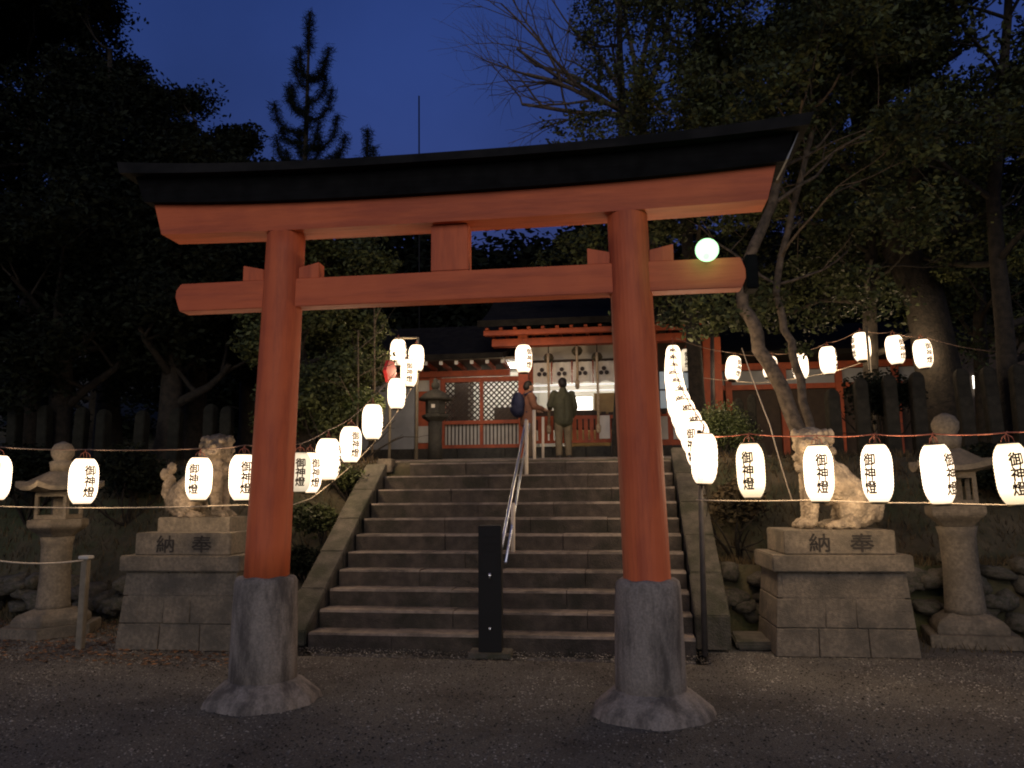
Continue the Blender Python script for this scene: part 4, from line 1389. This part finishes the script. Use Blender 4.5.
# ------------------------------------------------------------------ people
def person(px, py, Y, H, label, facing, jacket, trousers, arm_fwd, lean=0.0, arm_side=0):
    base = at(px, py, Y)
    s = H / 1.70
    t = empty('person', (base.x, base.y, base.z), facing)
    C = []
    # local frame: +y is forward
    for sx in (-1, 1):
        C += [((sx * .095, 0, .86), (sx * .10, .02, .48), .088, .062), ((sx * .10, .02, .48), (sx * .105, -.01, .09), .060, .042),
              ((sx * .105, -.03, .05), (sx * .115, .13, .035), .045, .035)]
    C += [((0, 0, .90), (.165, .115, .12)), ((0, .01, 1.10), (.15, .105, .20)), ((0, 0, 1.30), (.185, .11, .14)),
          ((0, .0, 1.38), (0, .01, 1.50), .058, .055)]
    hd = (0, .035, 1.585)
    C += [(hd, (.078, .095, .112)), ((0, .085, 1.54), (.05, .045, .05)), ((0, .128, 1.565), (.014, .02, .02)),
          ((-.078, .03, 1.57), (.012, .02, .03)), ((.078, .03, 1.57), (.012, .02, .03))]
    arms = []
    for sx in (-1, 1):
        sh_ = Vector((sx * .19, 0, 1.36))
        if sx in arm_fwd:
            el = Vector((sx * .27, .05, 1.12)); wr = Vector((sx * .20, .27, 1.08))
        else:
            el = Vector((sx * .25, -.02, 1.09)); wr = Vector((sx * .24, .10, .90))
        arms.append((sh_, el, wr))
        C += [(sh_, el, .055, .045), (el, wr, .042, .03)]
        d = (wr - el).normalized()
        C += [(wr, wr + d * .07, .032, .036)]
        side = Vector((1, 0, 0))
        for q in range(4):
            o0 = wr + d * .09 + side * (q - 1.5) * .019
            C += [(o0, o0 + d * (.05 + .012 * (1.5 - abs(q - 1.5))) + Vector((0, 0, -.012)), .0095, .008)]
        C += [(wr + d * .03 - side * sx * .03, wr + d * .08 - side * sx * .055, .011, .009)]
    blob('body', C, M['skin'], t, voxel=.010, smooth_it=2)
    # jacket
    J = [((-.05, 0, .80), (-.055, 0, 1.25), .155, .15), ((.05, 0, .80), (.055, 0, 1.25), .155, .15), ((0, 0, 1.26), (.215, .145, .17)), ((0, -.01, 1.40), (0, 0, 1.455), .10, .075)]
    for a, b, c in arms:
        J += [(a, b, .082, .072), (b, b.lerp(c, .92), .068, .052)]
    blob('jacket', J, jacket, t, voxel=.014, smooth_it=3, noise=.015, nscale=.08)
    Tt = []
    for sx in (-1, 1):
        Tt += [((sx * .095, 0, .86), (sx * .10, .02, .48), .105, .082), ((sx * .10, .02, .48), (sx * .105, -.01, .10), .080, .066)]
    Tt += [((0, 0, .88), (.17, .125, .10))]
    blob('trousers', Tt, trousers, t, voxel=.013, smooth_it=2, noise=.012, nscale=.07)
    blob('hair', [((0, .012, 1.615), (.090, .100, .098)), ((0, -.02, 1.575), (.084, .085, .09))], M['hair'], t, voxel=.010, smooth_it=2, noise=.015, nscale=.03)
    for sx in (-1, 1):
        blob('shoe', [((sx * .105, -.045, .05), (sx * .118, .145, .04), .056, .046)], M['shoe'], t, voxel=.012, smooth_it=1)
    t.scale = (s, s, s)
    t.rotation_euler = (R(lean), 0, facing)
    tag(t, label, 'person')
    return t
pB = person(564, 459.5, 15.9, 1.70, 'person seen from behind in an olive padded jacket and khaki trousers at the bells', R(24), M['olive'], M['khaki'], (-1,))
pA = person(528.5, 460, 15.6, 1.62, 'person in a brown coat facing right with a navy backpack, behind the handrail', R(-62), M['brown_coat'], M['brown_trousers'], (1, -1), lean=0)
bpk = empty('backpack', (0, 0, 0))
bpk.location = pA.location + Matrix.Rotation(R(-62), 3, 'Z') @ Vector((0, -.215, 1.13))
bpk.rotation_euler = (0, 0, R(-62))
bpk.scale = (1.15, 1.15, 1.15)
blob('pack_body', [((0, 0, .0), (.17, .12, .22)), ((0, -.08, -.08), (.12, .06, .10)), ((0, 0, -.12), (.16, .11, .12))], M['navy'], bpk, voxel=.014, smooth_it=2)
boxobj('reflective_strip', (-.06, -.150, -.055), (.06, -.142, -.035), M['grey_wall'], bpk)
for sx in (-1, 1):
    tubeobj('strap', [(sx * .09, .08, .16), (sx * .115, .20, .22), (sx * .12, .30, .12), (sx * .13, .27, -.05), (sx * .13, .10, -.15)], .017, M['navy'], bpk)
tag(bpk, 'navy backpack worn by the person in the brown coat', 'backpack')

# ------------------------------------------------------------------ stone fence posts on the terrace
fp = None
posts = [(px, py, 12.4, 'right') for px, py in ((740, 398), (750, 394), (832, 389), (860, 378), (889, 374), (915, 372), (963, 368), (990, 366), (1016, 364))]
posts += [(px, py, 12.2, 'left') for px, py in ((18, 404), (48, 405), (82, 407), (105, 409), (142, 410), (176, 408), (212, 404), (228, 406))]
words_p = ['low rounded', 'second, slimmer', 'third', 'tall', 'fifth', 'sixth', 'seventh', 'eighth', 'ninth']
for i, (px, py, Y, side) in enumerate(posts):
    tp = at(px, py, Y)
    zb = float(ground_z(tp.x, Y)) - .05
    bm = bmesh.new()
    w = .095 if i > 1 else .07
    h = tp.z - zb
    lathe(bm, [(w * 1.414, 0), (w * 1.38, h - .10), (w * 1.0, h - .03), (w * .4, h)], 4, phase=math.pi / 4)
    o = bm_obj('stone_post', bm, M['post_side' if side == 'right' else 'post_shaded'], bevel=.012)
    o.location = (tp.x, Y, zb)
    o.rotation_euler = (R(random.uniform(-1.5, 1.5)), R(random.uniform(-2, 2)), R(random.uniform(-8, 8)))
    j = i if side == 'right' else i - 9
    ordn = ['first', 'second', 'third', 'fourth', 'fifth', 'sixth', 'seventh', 'eighth', 'ninth'][j]
    tag(o, '%s grey stone fence post from the left on the terrace behind the %s lion-dog' % (ordn, side), 'fence post', 'stone fence posts on the terrace')

# ------------------------------------------------------------------ trees
def branches(bm, p, d, length, r, depth, tips, spread=0.6, gravity=0.0, up=0.2, kids=3, n=5, shrink=.72, curl=.25):
    pts = [p.copy()]
    rads = [r]
    seg = 5
    q = p.copy(); dd = d.normalized()
    for i in range(seg):
        dd = (dd + Vector((random.gauss(0, curl), random.gauss(0, curl), random.gauss(0, curl) + up * .15 - gravity * .1)) * .5).normalized()
        q = q + dd * length / seg
        pts.append(q.copy()); rads.append(r * (1 - .5 * (i + 1) / seg))
    tube(bm, pts, rads, n=n if depth > 1 else 4, caps=False)
    tips.append((pts[-1], depth))
    if depth > 0:
        for k in range(kids):
            i = random.randint(2, seg)
            b = pts[i]
            ax = Vector((random.gauss(0, 1), random.gauss(0, 1), random.gauss(0, .6) + up)).normalized()
            nd = (dd * (1 - spread) + ax * spread).normalized()
            branches(bm, b, nd, length * shrink * random.uniform(.75, 1.15), rads[i] * .62, depth - 1, tips, spread, gravity, up, kids, n, shrink, curl)
    else:
        tips.append((pts[3], 0))

def tree(name, root_pts, r0, r1, limbs, label, leafm, barkm, fstart=.35, cat='tree', depth=2, leaf=0.05, per=110, clump=.5, limb_len=2.2, group=None, up=.3, spread=.55, extra=None, kids=3, maxn=60000, aspect=.5):
    base = Vector(root_pts[0])
    t = empty(name, base)
    bm = bmesh.new()
    P = [Vector(p) - base for p in root_pts]
    # densify
    Q = []
    for a, b in zip(P, P[1:]):
        for k in range(4): Q.append(a.lerp(b, k / 4) + Vector((random.gauss(0, .02), random.gauss(0, .02), 0)))
    Q.append(P[-1])
    rr = [r0 + (r1 - r0) * i / (len(Q) - 1) for i in range(len(Q))]
    rr[0] *= 1.25
    tube(bm, Q, rr, n=12, caps=False)
    tips = []
    for i in range(limbs):
        f = fstart + (1 - fstart) * i / max(1, limbs - 1)
        k = min(len(Q) - 1, int(f * (len(Q) - 1)))
        a = i * 2.4 + random.uniform(-.4, .4)
        d = Vector((math.cos(a), math.sin(a), up + random.uniform(-.1, .5)))
        branches(bm, Q[k], d, limb_len * random.uniform(.8, 1.2), rr[k] * .5, depth, tips, spread=spread, up=up, kids=kids)
    bm_obj('trunk', bm, barkm, t, smooth=True)
    if leafm is not None:
        cs, rs, ks = [], [], []
        for p, dpt in tips:
            if dpt <= 1:
                c = clump * random.uniform(.5, 1.2)
                cs.append(tuple(p)); rs.append((c, c, c * .65)); ks.append(int(per * random.uniform(.5, 1.4)))
        for e in (extra or []):
            c, r, k = e
            cs.append(tuple(Vector(c) - base)); rs.append(r); ks.append(k)
        tot = sum(ks)
        if tot > maxn:
            ks = [max(3, int(k * maxn / tot)) for k in ks]
        leaf_mesh('crown', cs, rs, ks, leaf, leafm, t, aspect=aspect)
    tag(t, label, cat, group)
    return t

def gz(x, y): return float(ground_z(x, y))
def up_from(px, py, Y):
    p = at(px, py, Y); p.z = gz(p.x, Y) - .1; return p
# left evergreen wood: big dark trees, tops out of the frame
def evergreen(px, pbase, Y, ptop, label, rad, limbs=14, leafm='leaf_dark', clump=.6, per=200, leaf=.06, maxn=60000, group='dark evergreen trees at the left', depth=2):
    b = up_from(px, pbase, Y); tp = at(px, ptop, Y)
    return tree('evergreen_tree', [b, b.lerp(tp, .5) + Vector((.1, 0, 0)), tp], .26, .05, limbs, label, M[leafm], M['dark_bark'], leaf=leaf, per=per, clump=clump, limb_len=rad, group=group, maxn=maxn, depth=depth)
random.seed(21)
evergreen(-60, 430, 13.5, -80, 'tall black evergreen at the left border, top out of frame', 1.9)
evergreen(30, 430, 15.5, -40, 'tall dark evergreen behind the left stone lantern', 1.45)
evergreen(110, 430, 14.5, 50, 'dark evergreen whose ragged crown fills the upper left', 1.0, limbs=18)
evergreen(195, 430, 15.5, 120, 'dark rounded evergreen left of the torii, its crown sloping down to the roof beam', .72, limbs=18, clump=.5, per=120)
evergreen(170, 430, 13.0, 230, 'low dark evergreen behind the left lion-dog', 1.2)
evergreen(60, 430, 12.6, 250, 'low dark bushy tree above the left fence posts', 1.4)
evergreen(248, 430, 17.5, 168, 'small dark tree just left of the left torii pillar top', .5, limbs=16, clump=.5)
# greener tree seen through the left of the gate
evergreen(330, 440, 13.8, 250, 'bushy green tree seen through the gate beside the left pillar', .60, limbs=18, leafm='leaf', per=110, leaf=.05, clump=.35, group='green trees by the stair head')
evergreen(300, 440, 12.6, 330, 'low leafy shrub tree on the left bank above the lanterns', .6, limbs=14, leafm='leaf', per=110, leaf=.045, clump=.35, group='green trees by the stair head')

# young pine with upswept branches against the sky
def pine(px, Y, ptop, pbot, sets, label, s=1.0):
    tp = at(px, ptop, Y); b = at(px, pbot, Y); g = gz(b.x, Y) - .1
    t = empty('pine_tree', (b.x, Y, g))
    bm = bmesh.new()
    H = tp.z - g
    tube(bm, [(0, 0, 0), (0, 0, H * .6), (0, 0, H)], [.14, .09, .025], n=8, caps=False)
    V_c, V_r, V_k = [], [], []
    def arm(pts):
        tube(bm, pts, .035, .015, n=5, caps=False)
        for a, b2 in zip(pts, pts[1:]):
            a, b2 = Vector(a), Vector(b2)
            L = (b2 - a).length
            k = max(2, int(L / .10))
            for i in range(k):
                p = a.lerp(b2, (i + .5) / k)
                V_c.append(tuple(p)); V_r.append((.22, .22, .17)); V_k.append(65)
    for dx, dz, hgt, dy in sets:
        z0 = H - dz
        arm([(0, 0, z0 - .1), (dx * .55, dy * .6, z0 - .02), (dx * .9, dy, z0 + hgt * .35), (dx, dy, z0 + hgt)])
    arm([(0, 0, H - 1.3), (0, 0, H)])
    bm_obj('trunk', bm, M['dark_bark'], t, smooth=True)
    leaf_mesh('needles', V_c, V_r, V_k, .12, M['pine'], t, aspect=.06, shell=.9)
    tag(t, label, 'pine tree', 'young pines against the sky')
pine(305, 20, 13, 165, [(-.40, 1.9, 1.0, .3), (.70, 2.1, .8, -.2), (.35, 2.0, .6, .3), (-.62, 3.0, .75, .1), (-.35, 3.2, .8, -.3), (-.8, 4.0, .5, .1), (.85, 4.2, 1.0, .2), (.5, 4.3, .7, -.3), (1.0, 4.9, .5, .1), (-.6, 4.9, .7, 0), (.2, 3.6, .7, -.3), (-1.1, 5.4, .6, 0), (.45, 2.7, .8, .2), (-.3, 2.3, .7, -.2), (.7, 3.3, .9, .1), (-.9, 3.7, .8, -.2), (.3, 4.6, .9, .3), (-.3, 4.4, .8, .2), (1.2, 4.7, .8, 0), (-1.0, 4.6, .9, .2), (1.2, 6.0, .6, .1)],
     'young pine with upswept branches standing against the blue sky')
pine(367, 22, 129, 165, [(.22, 1.1, .5, 0), (-.28, 1.4, .5, .1), (.4, 2.0, .5, .1)], 'small pine tip rising above the torii roof beside the larger pine')

# bare tree behind the gate, upper middle
random.seed(5)
b = up_from(655, 300, 17.5)
def bare():
    base = b
    t = empty('bare_tree', base)
    bm = bmesh.new(); tips = []
    tgt = [at(640, 120, 17.5), at(600, 60, 17.5)]
    P = [Vector((0, 0, 0)), tgt[0] - base, ]
    tube(bm, [P[0], P[0].lerp(P[1], .5) + Vector((.15, 0, 0)), P[1]], [.22, .17, .13], n=8, caps=False)
    for (px, py, z) in ((520, 50, 0), (560, -10, .5), (500, 95, -.3), (600, -60, .2), (540, 20, 1), (640, -80, 0), (480, 30, .4), (690, -40, .3)):
        e = at(px, py, 17.5) + Vector((0, z, 0)) - base
        d = e - P[1]
        branches(bm, P[1].copy(), d.normalized(), d.length * .85, .075, 3, tips, spread=.42, up=.15, kids=4, n=5, shrink=.66, curl=.22)
    bm_obj('trunk', bm, M['bark'], t, smooth=True)
    tag(t, 'leafless tree spreading thin branches over the torii roof', 'tree')
bare()
# bare saplings behind left lanterns
random.seed(9)
for i, (px, Y, pt) in enumerate(((372, 13.2, 305), (356, 12.4, 330))):
    bb = up_from(px, 430, Y)
    t = empty('bare_sapling', bb); bm = bmesh.new(); tips = []
    h = at(px, pt, Y).z - bb.z
    tube(bm, [(0, 0, 0), (.03, 0, h * .5), (0, 0, h)], [.025, .018, .008], n=5, caps=False)
    for k in range(5):
        branches(bm, Vector((0, 0, h * (.45 + .1 * k))), Vector((random.uniform(-1, 1), random.uniform(-1, 1), .6)), .7, .009, 1, tips, spread=.4, kids=2)
    bm_obj('trunk', bm, M['bark'], t, smooth=True)
    tag(t, ['thin leafless sapling left of the red sign', 'shorter leafless sapling above the lanterns on the left bank'][i], 'sapling', 'bare saplings on the left bank')

# right side trees
random.seed(31)
lt = [at(812, 440, 11.0), at(782, 390, 11.0), at(757, 335, 11.0), at(742, 298, 11.0), at(752, 245, 11.0), at(772, 205, 11.1), at(790, 130, 11.2), at(800, 20, 11.3)]
lt[0].z = gz(lt[0].x, 11) - .1
ex = []
for (px, py, Y, r, k) in ((700, 305, 11.0, .42, 420), (725, 318, 11.2, .4, 420), (675, 318, 11.3, .3, 260), (760, 300, 11.5, .45, 400), (720, 280, 11.6, .4, 260), (600, 75, 12.5, .6, 420), (650, 60, 12.5, .7, 450), (690, 110, 12, .7, 600), (590, 120, 12.2, .5, 500), (640, 130, 12.3, .6, 600), (720, 40, 12, .8, 600), (700, 200, 12, .6, 600), (670, 230, 12.2, .4, 300), (755, 318, 13, .5, 350), (815, 318, 13, .5, 350), (870, 300, 13, .6, 400), (700, 330, 13, .35, 200), (800, 350, 13.2, .3, 130)):
    ex.append((at(px, py, Y), (r, r, r * .6), k))
tree('leaning_tree', lt, .11, .05, 10, 'leafy tree with a pale leaning trunk rising behind the right lion-dog', M['leaf'], M['bark'], fstart=.72, leaf=.045, per=130, clump=.38, limb_len=1.3, extra=ex, maxn=60000, group='leafy trees on the right')
lt2 = [up_from(815, 430, 11.4), at(800, 380, 11.4), at(785, 330, 11.4), at(775, 285, 11.4), at(800, 180, 11.5), at(830, 60, 11.5)]
tree('leafy_tree', lt2, .065, .04, 10, 'slim second trunk forking up beside the leaning tree', M['leaf'], M['bark'], fstart=.6, leaf=.045, per=120, clump=.4, limb_len=1.3, group='leafy trees on the right')
bt_ = [up_from(948, 450, 14.4), at(940, 380, 14.4), at(925, 300, 14.4), at(895, 235, 14.4), at(870, 150, 14.5), at(850, 0, 14.6)]
tree('big_tree', bt_, .42, .2, 16, 'thick dark trunk of the big evergreen rising behind the right stone lantern', M['leaf'], M['dark_bark'], fstart=.55, leaf=.05, per=150, clump=.5, limb_len=1.9, maxn=70000, group='leafy trees on the right')
for i, (px, Y, pt, rad, lb) in enumerate(((700, 14.5, -20, 1.9, 'leafy tree behind the right end of the torii roof'), (1010, 12.8, -40, 2.4, 'dense leafy tree at the right border'), (870, 14.5, 60, 2.2, 'leafy tree above the highest terrace lantern'), (985, 15.5, 150, 2.0, 'shorter dark leafy tree in front of the far lit windows'), (760, 20, 80, 2.6, 'large dim tree behind the side hall roof'), (620, 15.5, -10, 1.6, 'sparse leafy tree above the right of the torii roof'))):
    bb = up_from(px, 430, Y); tp = at(px, pt, Y)
    tree('leafy_tree', [bb, bb.lerp(tp, .5) + Vector((random.uniform(-.3, .3), 0, 0)), tp], .16, .05, 12, lb, M['leaf' if i not in (4,) else 'leaf_dark'], M['dark_bark'], leaf=.05, per=(60 if i == 0 else 110) if i != 5 else 40, clump=.48 if i != 5 else .3, limb_len=rad * .8, group='leafy trees on the right', maxn=50000 if i != 5 else 15000)

# distant trees behind the shrine
random.seed(77)
proto = None
for i in range(13):
    x = -24 + i * 4.2 + random.uniform(-.8, .8)
    y = 30 + random.uniform(0, 5)
    if proto is None:
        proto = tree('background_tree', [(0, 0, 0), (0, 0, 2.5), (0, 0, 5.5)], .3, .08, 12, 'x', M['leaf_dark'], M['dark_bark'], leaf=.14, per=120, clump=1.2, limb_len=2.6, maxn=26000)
        o = proto
    else:
        o = copy_tree(proto)
    o.location = (x, y, gz(x, y) - .2)
    s = random.uniform(.85, 1.15)
    o.scale = (s * 1.3, s * 1.3, s * 1.12)
    o.rotation_euler = (0, 0, random.uniform(0, 6))
    tag(o, 'dark tree, %s from the left in the woodland row behind the shrine roof' % ['first', 'second', 'third', 'fourth', 'fifth', 'sixth', 'seventh', 'eighth', 'ninth', 'tenth', 'eleventh', 'twelfth', 'last'][i], 'tree', 'woodland trees behind the shrine')

# hedges and shrubs
def shrub(px, py, Y, r, label, m='leaf', n=9000, leaf=.03, rz=.8, cat='shrub', name='shrub'):
    c = at(px, py, Y)
    t = empty(name, (c.x, c.y, gz(c.x, Y) - .03))
    h = c.z - t.location.z
    bm = bmesh.new(); tips = []
    for k in range(7):
        branches(bm, Vector((0, 0, 0)), Vector((random.gauss(0, .6), random.gauss(0, .6), 1)), max(.4, h * .9), .02, 1, tips, kids=2)
    bm_obj('stems', bm, M['dark_bark'], t, smooth=True)
    cs, rs, ks = [], [], []
    for k in range(14):
        a = random.uniform(0, 6.28); q = random.uniform(0, .6)
        cs.append((math.cos(a) * r * q, math.sin(a) * r * q, h + random.uniform(-.3, .3) * r * rz)); rr = r * random.uniform(.35, .6)
        rs.append((rr, rr, rr * rz)); ks.append(n // 14)
    leaf_mesh('foliage', cs, rs, ks, leaf, M[m], t)
    tag(t, label, cat)
random.seed(13)
shrub(722, 425, 12.0, .62, 'rounded clipped bush at the head of the right stair kerb', 'leaf_light', 11000, .022)
shrub(735, 500, 10.0, .5, 'wiry dry bush on the bank between the stairs and right lion-dog', 'dry_grass', 2500, .04)
shrub(360, 405, 12.6, .55, 'yellow-green bush behind the lanterns on the left bank', 'leaf_light', 5000, .035)
shrub(325, 400, 12.2, .5, 'olive bush above the cream lantern on the left bank', 'leaf', 5000, .035)
shrub(310, 520, 9.8, .42, 'dark low shrub on the left bank beside the pillar', 'leaf', 3500, .03)
shrub(350, 480, 10.6, .40, 'low shrub on the left bank below the rope', 'leaf', 3500, .03)
shrub(300, 560, 9.2, .3, 'small shrub low on the left bank near the stair foot', 'leaf_dark', 2500, .03)
shrub(880, 395, 13.0, .7, 'dark shrub between fence posts under the highest lantern', 'leaf_dark', 5000, .04)
shrub(1000, 470, 10.6, .6, 'dark shrub behind the right stone lantern', 'leaf_dark', 5000, .04)
shrub(130, 470, 10.4, .7, 'dark shrub between the left stone lantern and lion-dog', 'leaf_dark', 5000, .04)
shrub(30, 470, 10.4, .7, 'dark shrub behind the left stone lantern', 'leaf_dark', 5000, .04)
